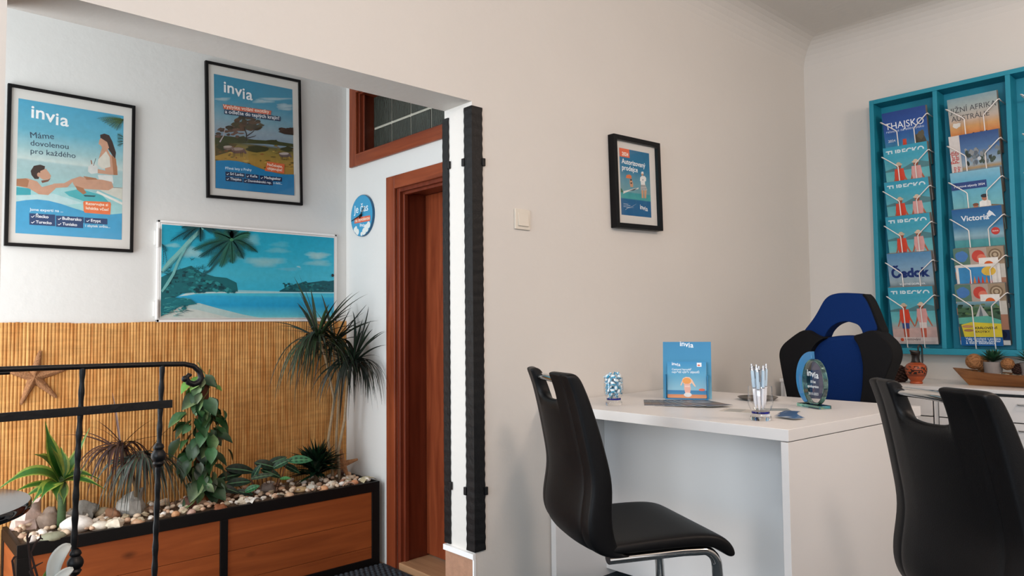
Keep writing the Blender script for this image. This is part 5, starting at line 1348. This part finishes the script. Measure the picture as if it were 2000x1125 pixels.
def succulent(label, px, py, x, s=1.0, zb=None):
    p = at(px, py, 0, x); t = thing('potted_succulent', label, 'plant', (p.x, p.y, zb or p.z), 0)
    b = B(); b.lathe([(0, 0), (.034 * s, 0), (.041 * s, .066 * s), (.037 * s, .066 * s), (.035 * s, .056 * s), (0, .056 * s)], 26); obj('pot', b, M['concrete'], t, smooth=40)
    b = B()
    for k in range(46):
        az = k * 2.39996; el = 1.35 - 1.25 * k / 46; L = (.062 + .03 * (k / 46)) * s; d = Vector((math.cos(az) * math.cos(el), math.sin(az) * math.cos(el), math.sin(el))); o_ = Vector((0, 0, .066 * s))
        c = lerp(G('#12301f'), G('#2f5a3c'), random.random()); b.blade(o_, o_ + d * L * .55 + Vector((0, 0, .006)), o_ + d * L, .014 * s, (0, 0, 1) if el < 1 else (1, .2, 0), .4, 6, c, c)
    obj('foliage', b, M['leaf'], t, smooth=180)
succulent('spiky green succulent in a grey pot standing in the wooden bowl', 1940, 724, 4.13, 1.05, SZ + .05)
succulent('second spiky succulent, cut by the right picture edge', 2013, 716, 4.13, 1.05, SZ + .05)

# --- brochure rack
RX0, RX1, RYA, RYB, RZ0, RZ1 = 4.30, XW - .002, .655, 1.641, .88, 2.327
t = thing('brochure_rack', 'turquoise wall rack of brochure columns above the sideboard', 'rack', (4.36, 1.15, RZ0))
b = B(); b.box(RX1 - .012, RX1, RYA, RYB, RZ0, RZ1); sub('back_panel', b, M['rack'], t)
b = B(); w = .024
b.box(RX0, RX1 - .012, RYB - w, RYB, RZ0, RZ1); b.box(RX0, RX1 - .012, RYA, RYA + w, RZ0, RZ1); b.box(RX0, RX1 - .012, RYA + w, RYB - w, RZ1 - w, RZ1); b.box(RX0, RX1 - .012, RYA + w, RYB - w, RZ0, RZ0 + .032); sub('frame', b, M['rack'], t, bevel=.0015)
for yy in (1.30, .966):
    b = B(); b.box(RX0, RX1 - .0125, yy - .011, yy + .011, RZ0 + .0325, RZ1 - .0245); sub('divider', b, M['rack'], t, bevel=.001)
ZT = [2.236, 2.037, 1.841, 1.645, 1.437, 1.248]; BW, BH = .226, .322
CY = [1.573, 1.241, .905]
for ci, yl in enumerate(CY):
    for z in ZT:
        zt = z - .052; b = B()
        for s, ye in ((-1, yl), (1, yl - .238)):
            yi = ye + s * .075
            if s == -1: ye += .006
            b.tube([(RX1 - .012, ye, zt - .003), (4.31, ye, zt), (4.292, ye, zt + .003), (4.287, ye + s * .006, zt), (4.301, yi - s * .006, zt - .056), (4.303, yi, zt - .064), (4.326, yi, zt - .17), (4.348, yi, zt - .272), (4.352, yi, zt - .285), (RX1 - .013, yi, zt - .285)], .0028, 8)
        sub('wire_pocket', b, M['wire'], t, smooth=60)

TURQ = [(0, '#2f97b4'), (.2, '#3fa2ba'), (.36, '#58a9b8'), (.46, '#5fb0b8'), (.6, '#6fbcc0'), (.72, '#b9a8a4'), (1, '#c6a8a2')]
def people(A, u, v, s, shirt, hat, legs, short='#3a4f8a'):
    A.upoly([(u - .09 * s, v + .16 * s), (u - .15 * s, v + .32 * s), (u - .19 * s, v + .4 * s), (u - .17 * s, v + .41 * s), (u - .1 * s, v + .3 * s)], '#b5664c')
    A.upoly([(u + .08 * s, v + .16 * s), (u + .16 * s, v + .3 * s), (u + .21 * s, v + .4 * s), (u + .19 * s, v + .41 * s), (u + .1 * s, v + .28 * s)], '#b5664c')
    A.upoly([(u - .07 * s, v + .34 * s), (u + .07 * s, v + .34 * s), (u + .05 * s, v + .64 * s), (u + .01 * s, v + .64 * s), (u, v + .45 * s), (u - .02 * s, v + .64 * s), (u - .06 * s, v + .64 * s)], legs)
    A.upoly([(u - .1 * s, v + .1 * s), (u + .1 * s, v + .1 * s), (u + .12 * s, v + .22 * s), (u + .085 * s, v + .36 * s), (u - .085 * s, v + .36 * s), (u - .12 * s, v + .22 * s)], shirt)
    A.upoly([(u - .08 * s, v + .34 * s), (u + .08 * s, v + .34 * s), (u + .08 * s, v + .44 * s), (u - .08 * s, v + .44 * s)], short)
    A.uell(u, v + .06 * s, .055 * s, .045 * s, '#9a5038'); A.uell(u, v + .03 * s, .085 * s, .02 * s, hat); A.uell(u, v + .015 * s, .05 * s, .028 * s, hat)
def beachcover(A):
    A.grad(TURQ); A.upoly([(0, .4), (.2, .37), (.4, .39), (.6, .33), (.8, .3), (1, .34), (1, .42), (0, .43)], '#4f7f86')
    A.utext('TURECKO', .06, .93, .155, '#cfe2e8', .03); A.grad([(.118, '#44a4ba'), (.165, '#3fa0b8')], (.03, .97))
    A.upoly([(0, .745), (1, .7), (1, 1), (0, 1)], '#c9aaa4')
    people(A, .32, .29, 1.0, '#d4472f', '#c8b49a', '#b5523c'); people(A, .22, .33, .6, '#c05038', '#9a8470', '#a8543c') if False else None
    people(A, .71, .28, 1.0, '#d9a09c', '#d8c0a8', '#c2604c', '#e0d4d0')
    A.upoly([(.0, .88), (1, .88), (1, 1), (0, 1)], '#d3c4c0'); A.uell(.2, .925, .04, .03, '#d2502e'); A.utext('cestování', .27, .62, .937, '#5a4a48', .01)
    for k in range(3): A.urect(.06, .955 + .014 * k, .94, .958 + .014 * k, '#8a7a78')
def thajsko(A):
    A.grad([(0, '#1c3f86'), (.3, '#25509a'), (.5, '#2f6aa4'), (.62, '#3f8cae'), (.72, '#2e8a90'), (1, '#3f9c98')]); A.utext('THAJSKO', .05, .93, .3, '#eef0f4', .0, 1.1)
    A.utext('relaxace na bílém písku', .06, .92, .355, '#c9d6e8', .0); A.utext('2024', .08, .25, .52, '#dfe6ee', .01)
    A.uell(.8, .55, .13, .13, '#4a4436', 16, .3); A.uell(.83, .47, .08, .07, '#5c5440', 12, .3); A.upoly([(.4, .66), (.42, .5), (.5, .5), (.5, .64)], '#c8452c'); A.uell(.5, .68, .05, .03, '#d8582e'); A.upoly([(.05, .68), (.95, .62), (.95, .66), (.1, .7)], '#2c4a4c')
def africa(A):
    A.grad([(0, '#7f9aa2'), (.15, '#9aa6a4'), (.35, '#b9aa9c'), (.48, '#c9965c'), (.62, '#cc7a38'), (.8, '#8c4424'), (1, '#4a2a1e')]); A.utext('JIŽNÍ AFRIKA', .04, .97, .235, '#3a3c40', .0, 1.1); A.utext('AUSTRÁLIE', .05, .82, .37, '#3a3c40', .0, 1.1)
    for k in range(60): A.uell(random.uniform(.35, .8), .68 + random.uniform(-.07, .1), .03, .022, random.choice(['#3a2418', '#c08038', '#d09a50', '#20150f', '#8a5424']), 8, .4)
    A.uell(.14, .44, .1, .04, '#d8d4cc', 12, .3)
def citycover(A):
    A.grad([(0, '#24457e'), (.25, '#4a6f9e'), (.5, '#93a8b4'), (.56, '#a88a5a'), (.6, '#6a94aa'), (.8, '#6fa0b4'), (.86, '#9a6a44'), (1, '#8a7a60')])
    for k in range(40): A.uell(random.uniform(.3, .98), .38 + random.uniform(-.12, .12), .035, .04, random.choice(['#5a6470', '#3c4a3c', '#707a80', '#2f3a34', '#8a8f92']), 8, .35)
    A.uell(.58, .42, .04, .03, '#c8ccd0'); A.urect(0, 0, .22, 1, '#cfcac6')
    for k, s in enumerate(('Perth', 'Sydney', 'Cairns')):
        vs = .25 + .25 * k; A.text2(s, (.09 * A.w, (1 - vs - .2) * A.h), (.09 * A.w, (1 - vs) * A.h), rgb('#b43a34') and '#b43a34', .02)
        A.text2(s, (.17 * A.w, (1 - vs - .2) * A.h), (.17 * A.w, (1 - vs) * A.h), '#b43a34', .02)
def family(A):
    A.grad([(0, '#7fb6cc'), (.2, '#5aa6c4'), (.5, '#6fb4c0'), (.75, '#8ab8b4'), (1, '#7aa09a')]); A.upoly([(0, .17), (.72, .17), (.72, .29), (0, .29)], '#24407c'); A.utext('Pobytové zájezdy 2024', .06, .68, .25, '#e6ecf4', .01)
    A.upoly([(.6, .55), (1, .6), (1, .8), (.6, .8)], '#7c6a54')
    for u, v, s, c, h in ((.36, .62, .1, '#e6dcd4', '#5a3a28'), (.46, .55, .1, '#ece4dc', '#7a4a34'), (.65, .42, .12, '#f0ece8', '#2a2c34'), (.72, .66, .11, '#d86a48', '#4a3428')):
        A.upoly([(u - s, v + s * 1.8), (u - s * .9, v + s * .8), (u, v + s * .5), (u + s * .9, v + s * .8), (u + s, v + s * 1.8)], c); A.uell(u, v + s * .3, s * .5, s * .42, '#b8785c'); A.uell(u, v + s * .05, s * .62, s * .25, h)
    A.uell(.14, .72, .1, .07, '#c6d6d8', 12, .3)
def victoria(A):
    A.grad([(0, '#1f5a94'), (.3, '#3f7ea6'), (.45, '#8fb4c0'), (.5, '#7a9aa8'), (.52, '#4f9aa0'), (.8, '#4a9494'), (1, '#3c7c80')]); A.utext('Victoria', .18, .74, .2, '#e8ecf0', .02)
    A.upoly([(.7, .12), (.76, .06), (.82, .1), (.88, .17), (.8, .14), (.74, .17)], '#e0e6ec'); A.uell(.84, .4, .085, .06, '#c43c34'); A.utext('SLEVA', .78, .9, .41, '#f0d8d0', .02)
    for u, v, s in ((.4, .78, .06), (.53, .74, .07), (.6, .8, .05)): A.uell(u, v, s, s * .9, '#c08a6c'); A.uell(u, v - s * .6, s, s * .5, '#2a221c')
def collage(A):
    A.urect(0, 0, 1, 1, '#c9c4ba'); A.urect(0, 0, .33, .28, '#5a7a6a'); A.uell(.16, .13, .13, .09, '#4a7ab4', 14, .1); A.urect(.33, 0, .67, .28, '#b0a094'); A.uell(.5, .14, .13, .1, '#c4483c'); A.uell(.56, .17, .09, .06, '#d87a64'); A.urect(.67, 0, 1, .28, '#a08c74')
    for r in (.13, .1, .07, .04): A.uell(.83, .13, r, r * .75, '#7a6650' if r in (.13, .07) else '#b8a68c')
    A.urect(.5, .17, .88, .45, '#e9e6e0'); A.uell(.69, .3, .1, .075, '#d8642e'); A.urect(.58, .3, .8, .33, '#e9b04a'); A.urect(.59, .34, .79, .37, '#c04038')
    A.urect(0, .3, .3, 1, '#b8846a'); A.urect(0, .5, .28, .7, '#4a6a8a'); A.uell(.12, .6, .1, .06, '#c08c6a', 12, .2); A.urect(.8, .5, 1, .75, '#a87a64'); A.urect(.74, .75, 1, .92, '#1c2c50'); A.uell(.85, .83, .1, .07, '#0f1a34'); A.urect(.0, .93, 1, 1, '#dcd8d4'); A.urect(.0, .31, .48, .38, '#4a9cc0')
def cedok(A):
    A.grad([(0, '#4f86b0'), (.25, '#7aa0bc'), (.5, '#9aacb4'), (.6, '#6a8088'), (.75, '#4a6a72'), (1, '#3f5a60')]); A.utext('Čedok', .06, .93, .42, '#16306e', .05); A.utext('VLASTNÍ DOPRAVA', .22, .8, .56, '#e6eaec', .02); A.uell(.16, .72, .1, .085, '#1a2c64'); A.utext('NOVINKA', .09, .23, .73, '#dfe4ee', .0)
    for k in range(14): A.uell(random.uniform(.78, 1), .75 + random.uniform(-.1, .08), .05, .03, random.choice(['#3a2c1c', '#c08a3c', '#2a2218']), 8, .4)
def exotic(A):
    A.grad([(0, '#7fa6b8'), (.15, '#4a6a4c'), (.4, '#3f5a4a'), (1, '#3a5a58')])
    for k in range(40): A.uell(random.uniform(0, 1), random.uniform(.05, .38), .06, .02, random.choice(['#2c4a34', '#5a7a4a', '#1f3628', '#6a7a5a']), 8, .4)
    A.upoly([(.42, .34), (.56, .06), (.74, .34)], '#b4b6b4'); A.upoly([(.5, .34), (.56, .08), (.6, .34)], '#6a7478'); A.upoly([(0, .36), (.7, .32), (1, .42), (1, .52), (0, .5)], '#5fae9c'); A.upoly([(.05, .52), (.3, .46), (1, .5), (1, .8), (.1, .8)], '#d9c53c')
    A.utext('KRÁLOVSTVÍ', .38, .9, .62, '#2c2c34', .03); A.utext('EXOTIKY', .38, .72, .7, '#2c2c34', .03); A.uell(.2, .56, .13, .035, '#c08c60'); A.uell(.22, .65, .12, .03, '#a87850'); A.upoly([(0, .8), (1, .8), (1, 1), (0, 1)], '#1f5fa0')
    for k, s in enumerate(('Vaše dovolená v exotice', 'v ČR, Maledivy, Zanzibar', 'a další destinace')): A.utext(s, .12, .95 - .12 * (k == 2), .86 + .05 * k, '#dfe8f0', .015)
def candles(A):
    A.urect(0, 0, 1, 1, '#e2ded8'); A.urect(.06, .06, .8, 1, '#3f8cc0'); A.uell(.74, .16, .16, .1, '#e0b84a')
    for k in range(6): A.upoly([(.3 + .09 * k, .8), (.29 + .09 * k, .4), (.32 + .09 * k, .25), (.35 + .09 * k, .4), (.37 + .09 * k, .8)], ['#c8442e', '#d87a3c', '#b43428'][k % 3])
    A.urect(.9, .05, .94, 1, '#cfcac4'); A.uell(.5, .95, .4, .08, '#c8965a')
def brochure(label, ztop, yl, fn, w=BW, h=BH, thick=.03, front=0.0, lift=0.0, name='travel_brochure'):
    lean = math.atan2(.07, .32); t = thing(name, label, 'brochure', (4.297 - front, yl, ztop))
    Mx = Matrix.Translation((0, 0, 0)) @ Matrix.Rotation(-lean * 1.0, 4, 'Y') if False else Matrix.Rotation(lean, 4, 'Y')
    A = Art(w, h); fn(A)
    # cover frame: local x right (-y world), y up, z out (-x); top edge at origin
    F_ = Matrix.Rotation(-lean, 4, 'Y') @ FACE_X @ Matrix.Translation((0, -h, 0))
    o = obj('cover', A.b, M['print_noise'], t); o.matrix_basis = F_
    b = B(); b.box(0, w, 0, h, -thick, -.0002); b2 = obj('pages', b, M['pages'], t); b2.matrix_basis = F_
    return t
side = {0: 'left', 1: 'right'}
for (lab, k, ci, fn) in (
 ('dark blue Thailand brochure in the top pocket of the left column', 0, 0, thajsko),
 ('turquoise Turkey brochure second from the top of the left column', 1, 0, beachcover),
 ('turquoise Turkey brochure third from the top of the left column', 2, 0, beachcover),
 ('turquoise Turkey brochure just above the large dark script brochure, left column', 3, 0, beachcover),
 ('grey-blue brochure with large dark script lettering, fifth in the left column', 4, 0, cedok),
 ('turquoise Turkey brochure in the lowest pocket of the left column', 5, 0, beachcover),
 ('brochure with a spotted big cat and orange sky in the top pocket, second column', 0, 1, africa),
 ('city brochure with a white side strip, second pocket of the second column', 1, 1, citycover),
 ('pale blue brochure with a family on the beach, third in the second column', 2, 1, family),
 ('blue brochure with white script and dolphin, fourth in the second column', 3, 1, victoria),
 ('collage brochure with a sun logo behind the small white-edged brochure, fifth pocket', 4, 1, collage),
 ('collage brochure with a sun logo behind the yellow booklet, lowest pocket', 5, 1, collage)):
    brochure(lab, ZT[k], CY[ci], fn)
brochure('small white-edged brochure with red upright shapes in the fifth pocket of the second column', ZT[4] - .085, CY[1] - .005, candles, .20, .24, .004, .004 - .0185)
brochure('yellow and blue booklet in front of the collage, lowest pocket', ZT[5] - .09, CY[1] - .005, exotic, .19, .235, .006, .006 - .0197)

# ================================================================== ON THE DESK
DZ = .7502
def tumbler(label, px, py, s):
    p = at(px, py, 2, .75); t = thing('glass_tumbler', label, 'glass', (p.x, p.y, DZ))
    b = B(); pr = [(0, .0), (.031, 0), (.033, .003), (.032, .012), (.028, .019), (.0275, .021)]
    b.lathe([(r * s, z * s) for r, z in pr + [(0, .021)]], 36); obj('foot', b, M['glass'], t, smooth=50)
    b = B(); b.lathe([(0, .0212 * s), (.0275 * s, .0212 * s), (.0288 * s, .024 * s), (.0275 * s, .0275 * s), (0, .0275 * s)], 36); o = obj('blue_ring', b, M['glass_blue'], t, smooth=50); o['label'] = 'cobalt blue ring of the foot'
    b = B(); out_ = [(0, .0277), (.0275, .0277), (.034, .038), (.0385, .052), (.039, .062), (.0375, .082), (.0365, .108)]; inn = [(.035, .108), (.036, .082), (.0374, .062), (.0368, .053), (.032, .040), (.026, .031), (0, .031)]
    b.lathe([(r * s, z * s) for r, z in out_ + [(.0357, .109)]], 40); obj('cup', b, M['thin_glass'], t, smooth=50)
    return p
gp = tumbler('clear tumbler with a blue ring holding pens', 1486, 820, 1.0)
gc = tumbler('clear tumbler with a blue ring filled with wrapped candies', 1199, 791, .98)
# pens
def make_pen():
    t = thing('ballpoint_pen', 'white and silver ballpoint pen standing in the tumbler', 'pen', group='pens in the tumbler')
    b = B(); b.lathe([(0, 0), (.0012, 0), (.0035, .012), (.0052, .02), (.0054, .066)], 14); obj('barrel', b, M['pen_white'], t, smooth=50)
    b = B(); b.lathe([(.0054, .066), (.0058, .0662), (.0058, .069), (.0054, .0692)], 14); obj('ring', b, M['pen_silver'], t, smooth=50)
    b = B(); b.lathe([(.0054, .0692), (.0058, .09), (.0056, .115), (.0048, .124)], 14); obj('upper_barrel', b, M['pen_grip'], t, smooth=50)
    b = B(); b.lathe([(.0049, .124), (.0046, .128), (.0028, .131), (.0026, .140), (0, .1405)], 14); b.box(-.0016, .0016, -.0085, -.0062, .092, .131); b.box(-.0016, .0016, -.0085, -.003, .128, .132); obj('clip', b, M['pen_silver'], t, smooth=40)
    return t
pen = make_pen()
pens = [(-.020, -.006, .10, .02), (-.007, -.013, .03, -.10), (.008, -.012, -.04, -.11), (.019, -.001, -.11, 0), (.012, .014, -.05, .1), (-.009, .014, .05, .1), (.001, .002, .02, .03), (-.018, .008, .12, .06)]
for k, (x, y, tx, ty) in enumerate(pens):
    lo = Vector((gp.x + x * .85, gp.y + y * .85, DZ + .0325)); up = Vector((-tx * 1.0, ty * -.4, 1)); up = Vector((x * 4.5, y * 4.5, 1)).normalized() if True else up
    q = Vector((0, 0, 1)).rotation_difference(up); e = (q @ Matrix.Rotation(k * 1.3, 3, 'Z').to_quaternion()).to_euler()
    o = pen if k == 0 else dup(pen)
    o.location = lo + Vector((0, 0, .004 * (k % 3))); o.rotation_euler = e
# candies
CB, CW, CD = rgb('#2f9cc4'), rgb('#e3eef2'), rgb('#1c6a94')
def make_candy():
    t = thing('wrapped_candy', 'blue and white twist-wrapped candy in the glass tumbler', 'candy', group='candies in the tumbler')
    b = B(); b.ball((0, 0, 0), (.0115, .0085, .0085), 16, 8, cfun=lambda i, j: CB if (j + i) % 8 < 3 else (CD if (j + i) % 8 == 3 else CW)); obj('candy_body', b, M['candy'], t, smooth=60)
    for s in (-1, 1):
        b = B(); n = 14
        a_ = [b.V((s * .0105, .0022 * math.cos(2 * math.pi * k / n), .0022 * math.sin(2 * math.pi * k / n))) for k in range(n)]
        c_ = [b.V((s * (.0175 + .0012 * (k % 2)), .0068 * math.cos(2 * math.pi * k / n) * (1 + .15 * (k % 2)), .0036 * math.sin(2 * math.pi * k / n))) for k in range(n)]
        for k in range(n): b.F((a_[k], a_[(k + 1) % n], c_[(k + 1) % n], c_[k]), CB if k % 4 < 2 else CW)
        obj('twist', b, M['candy'], t, solid=.0003)
    return t
candy = make_candy(); n = 0
for layer in range(6):
    m = 6 if layer else 4; z = .042 + .0135 * layer; rr = (.018 if layer == 0 else .0245)
    for k in range(m):
        a = 2 * math.pi * k / m + layer * .55; o = candy if n == 0 else dup(candy)
        o.location = (gc.x + rr * math.cos(a), gc.y + rr * math.sin(a), DZ + z + random.uniform(-.002, .002)); o.rotation_euler = (random.uniform(-.5, .5), random.uniform(-1.2, 1.2), a + R(90) + random.uniform(-.5, .5)); o.scale = (.95, .95, .95); n += 1
    o = dup(candy); o.location = (gc.x, gc.y, DZ + z); o.rotation_euler = (random.uniform(-1, 1), random.uniform(-1, 1), random.uniform(0, 6)); o.scale = (.95, .95, .95)

# leaflet stand with booklet
pl, pr_ = at(1294, 779, 2, .75), at(1390, 781, 2, .75); wv = (pr_ - pl); W_ = wv.length; ang = math.atan2(wv.y, wv.x)
t = thing('leaflet_stand', 'blue card leaflet stand on the desk near the wall', 'stand', (pl.x, pl.y, DZ), ang)
lean = R(8); H_ = .236; TB = Matrix.Rotation(R(90) - lean, 4, 'X')
b = B(); b.box(0, W_, 0, H_, -.003, 0); o = obj('back_card', b, M['holder_blue'], t); o.matrix_basis = Matrix.Translation((0, .03, .0005)) @ TB
A = Art(W_, H_); A.grad([(0, '#2f84b4'), (.6, '#3a92bc'), (1, '#7ab4c8')]); A.logo(.36, .64, .075, '#eef4f8', .016); o = obj('print', A.b, M['print'], t); o.matrix_basis = Matrix.Translation((0, .03, .0005)) @ TB @ Matrix.Translation((0, 0, .0003))
b = B(); b.hexa([(.05, .032, 0), (W_ - .05, .032, 0), (W_ - .05, .11, 0), (.05, .11, 0)], [(.05, .058, .17), (W_ - .05, .058, .17), (W_ - .05, .062, .17), (.05, .062, .17)]); obj('easel', b, M['holder_blue'], t)
b = B(); b.box(.012, W_ - .012, -.012, .029, .0, .004); b.box(.012, .016, -.012, .026, .004, .1); b.box(W_ - .016, W_ - .012, -.012, .026, .004, .1); obj('pocket', b, M['holder_blue'], t, bevel=.001)
A = Art(.158, .15)
A.grad([(0, '#2f8cc0'), (.4, '#58a4c8'), (.76, '#8cc0d4'), (.78, '#8cc0d4'), (.8, '#2f7ab0'), (.9, '#3f8cb8'), (.905, '#e08a54'), (1, '#e8a070')])
A.logo(.12, .34, .1, '#f0f4f8', .016); A.urect(.76, .03, .88, .14, '#f0f2f4'); A.uell(.81, .1, .035, .02, '#d85a3c'); A.utext('Cestovní kancelář', .12, .62, .24, '#e4eef4', .015); A.utext('největší výběr zájezdů', .12, .82, .315, '#e4eef4', .015)
A.upoly([(.37, .55), (.4, .46), (.48, .42), (.57, .43), (.64, .5), (.7, .62), (.73, .68), (.7, .69), (.62, .58), (.6, .62), (.42, .62), (.4, .56), (.36, .66), (.33, .66)], '#eec4a8'); A.uell(.5, .53, .11, .085, '#eda050'); A.upoly([(.43, .61), (.58, .61), (.6, .72), (.58, .88), (.46, .88), (.43, .74)], '#e8b4a4'); A.upoly([(.44, .66), (.58, .66), (.57, .7), (.45, .7)], '#f0d0c4'); A.uell(.52, .91, .1, .06, '#e6e4e2'); A.uell(.88, .77, .08, .035, '#e0684c')
bk = thing('booklet', 'square blue booklet with an orange round figure on its cover, standing in the leaflet stand', 'booklet', (pl.x, pl.y, DZ), ang)
o = obj('cover', A.b, M['print'], bk); XB = Matrix.Translation((.02, .006, .0045)) @ Matrix.Rotation(R(90) - R(7), 4, 'X'); o.matrix_basis = XB @ Matrix.Translation((0, 0, .0003))
b = B(); b.box(0, .158, 0, .15, -.008, 0); o = obj('pages', b, M['paper'], bk); o.matrix_basis = XB

# leaflets fanned on the desk
def leaflet(label, c, rz, w, h, fn, group=None, z=0, name='leaflet', th=.0008):
    t = thing(name, label, name.split('_')[-1], (c[0], c[1], DZ + z), rz, group)
    b = B(); b.box(-w / 2, w / 2, -h / 2, h / 2, 0, th); obj('sheet', b, M['paper'], t)
    A = Art(w, h); fn(A); o = obj('print', A.b, M['print'], t); o.matrix_basis = Matrix.Translation((-w / 2, -h / 2, th + .00005))
    return t
def dark(A): A.grad([(0, '#3a4654'), (.3, '#6a7682'), (.5, '#5a5652'), (.7, '#7a6a60'), (1, '#2f4a6a')]); A.uell(.5, .4, .3, .1, '#8a8f94', 14, .2); A.utext('Last minute', .15, .85, .15, '#dfe4ea', .01)
for k in range(7):
    f = k / 6; a0 = at(1290, 786, 2, .75); a1 = at(1385, 790, 2, .75); c = a0.lerp(a1, f)
    leaflet('dark photo leaflet in the fan spread before the leaflet stand' if k < 6 else 'topmost leaflet of the dark fan, pointing right towards the pen tumbler', (c.x - .02, c.y), R(-52 + 24 * f), .105, .21, dark, 'fanned dark leaflets' if k < 6 else None, .0012 * k)
def pale(A): A.urect(0, 0, 1, 1, '#c9c4bc'); A.urect(.1, .1, .9, .5, '#a9aaa6'); A.urect(.1, .8, .5, .95, '#7a8a5a')
c = at(1452, 803, 2, .75); leaflet('pale leaflet lying left of the pen tumbler', (c.x, c.y), R(15), .10, .15, pale)
def greyp(A): A.urect(0, 0, 1, 1, '#8a9498'); A.utext('info', .2, .6, .3, '#d0d6d8', .01)
c = at(1500, 802, 2, .75); leaflet('grey leaflet under the right side of the pen tumbler fan', (c.x + .03, c.y), R(40), .08, .12, greyp)
def bluecard(A): A.grad([(0, '#1d4c7c'), (1, '#2a6498')]); A.upoly([(.1, .3), (.5, .35), (.6, .6), (.2, .55)], '#c4cdd2'); A.logo(.55, .9, .8, '#dfe6ee', .016)
for k in range(6):
    f = k / 5; c = at(1542, 806 + 2.4 * k, 2, .75)
    leaflet('blue business card in the small fan left of the glass trophy', (c.x, c.y), R(-80 + 13 * k), .05, .085, bluecard, 'fanned blue cards', .0009 * k + .0012, 'business_card', .0006)
p = at(1480, 781, 2, .75); b = B(); b.lathe([(0, .004), (.05, .004), (.058, .004), (.07, .009), (.078, .013), (.079, .0125), (.07, .006), (.056, 0), (0, 0)], 40)
o = obj('metal_dish', b, M['tray'], smooth=50); o.location = (p.x, p.y, DZ); tag(o, 'shallow dark metal dish behind the pen tumbler', 'dish')

# trophy
tp = Vector((2.625, 1.232, DZ)); ta = math.atan2(-.89, -.45)
t = thing('glass_trophy', 'round engraved glass trophy with a blue crescent on the desk', 'trophy', tp, ta)
b = B(); b.box(-.062, .062, -.026, .026, 0, .012); obj('base', b, M['crystal_green'], t, bevel=.001)
XZ = Matrix(((1, 0, 0, 0), (0, 0, -1, 0), (0, 1, 0, 0), (0, 0, 0, 1)))
ell = lambda cx, cz, rx, rz, a0, a1, n: [(cx + rx * math.cos(R(a0 + (a1 - a0) * k / n)), cz + rz * math.sin(R(a0 + (a1 - a0) * k / n))) for k in range(n + 1)]
dz = [(x, max(z, .0125)) for x, z in ell(.010, .093, .060, .084, -90, 270, 60)]
b = B(); b.prism(dz[:-1], -.0085, .0085, XZ); dsc = obj('disc', b, M['thin_glass'], t)
dr_ = dz[:-1]; nn_ = len(dr_); dc_ = Vector((.010, .093)); b = B(); r4 = []
for (x, z) in dr_:
    v_ = dc_ + (Vector((x, z)) - dc_) * .935
    r4.append([b.V(q) for q in ((x * 1.0, -.0088, z), (x * 1.0, .0088, z), (v_.x, .0088, v_.y), (v_.x, -.0088, v_.y))])
for i in range(nn_):
    p_, q_ = r4[i], r4[(i + 1) % nn_]
    for j in range(4): b.F((p_[j], p_[(j + 1) % 4], q_[(j + 1) % 4], q_[j]))
o = obj('bevelled_rim', b, M['crystal_green'], t, smooth=40); o['label'] = 'greenish bevelled glass rim'
o_ = [(x, max(z, .0125)) for x, z in ell(.002, .103, .089, .102, 90, 240, 34)]; i_ = [(x, max(z, .0125)) for x, z in ell(.010, .093, .0606, .0846, 238, 95, 34)]
b = B(); b.prism(o_ + i_, -.0075, .0075, XZ); o = obj('crescent', b, M['crystal_blue'], t, bevel=.001); o['label'] = 'blue glass crescent along the left edge'
A = Art(.1, .14)
A.logo(.2, .82, .36, '#e6ecf0', .016); A.utext('10 let', .38, .66, .54, '#d6dee4', .015); A.utext('spolupráce', .2, .8, .66, '#d6dee4', .015); A.utext('2013-2023', .24, .78, .85, '#b9c6d0', .0)
o = obj('engraving', A.b, M['etch'], t); o.matrix_basis = Matrix.Translation((-.04, -.0088, .026)) @ FACE_Y

# ================================================================== LIGHT
w = bpy.data.worlds.new('daylight_sky'); SC.world = w; w.use_nodes = True
bg = w.node_tree.nodes['Background']; bg.inputs['Color'].default_value = (.78, .88, 1, 1); bg.inputs['Strength'].default_value = 1.0
def area(name, loc, rot, sx, sy, power, col):
    l = bpy.data.lights.new(name, 'AREA'); l.shape = 'RECTANGLE'; l.size, l.size_y = sx, sy; l.energy = power; l.color = col
    o = bpy.data.objects.new(name, l); COL.objects.link(o); o.location = loc; o.rotation_euler = rot; return o
# daylight in the two office windows and in the glazed entrance of the alcove, plus two unseen warm lights
area('window_daylight', (XL - .05, (WIN[0] + WIN[1]) / 2, (WIN[2] + WIN[3]) / 2), (0, R(-90), 0), WIN[3] - WIN[2], WIN[1] - WIN[0], 102, (.74, .87, 1))
area('window_daylight', ((WIN2[0] + WIN2[1]) / 2, YF - .05, 1.6), (R(90), 0, 0), 2.3, 1.3, 5, (1, .90, .78))
area('entrance_daylight', (XA - .05, 3.0, 1.1), (0, R(-90), 0), 2.3, 1.1, 50, (.92, .97, 1))
def warm_point(loc, power):
    l = bpy.data.lights.new('unseen_warm_light', 'POINT'); l.energy = power; l.color = (1, .785, .655); l.shadow_soft_size = .16
    o = bpy.data.objects.new('unseen_warm_light', l); COL.objects.link(o); o.location = loc
warm_point((.5, -.3, 2.3), 75); warm_point((2.9, -.5, 2.3), 43)  # no fixtures; second light added only to brighten the right side
vs = SC.view_settings; vs.view_transform = 'Standard'; vs.look = 'None'; vs.gamma = 1; vs.exposure = 0.0; vs.use_curve_mapping = False
cy = SC.cycles; cy.use_denoising = True; cy.max_bounces = 8; cy.diffuse_bounces = 4; cy.glossy_bounces = 4; cy.transmission_bounces = 8; cy.transparent_max_bounces = 16; cy.caustics_reflective = False; cy.caustics_refractive = False; cy.sample_clamp_indirect = 6
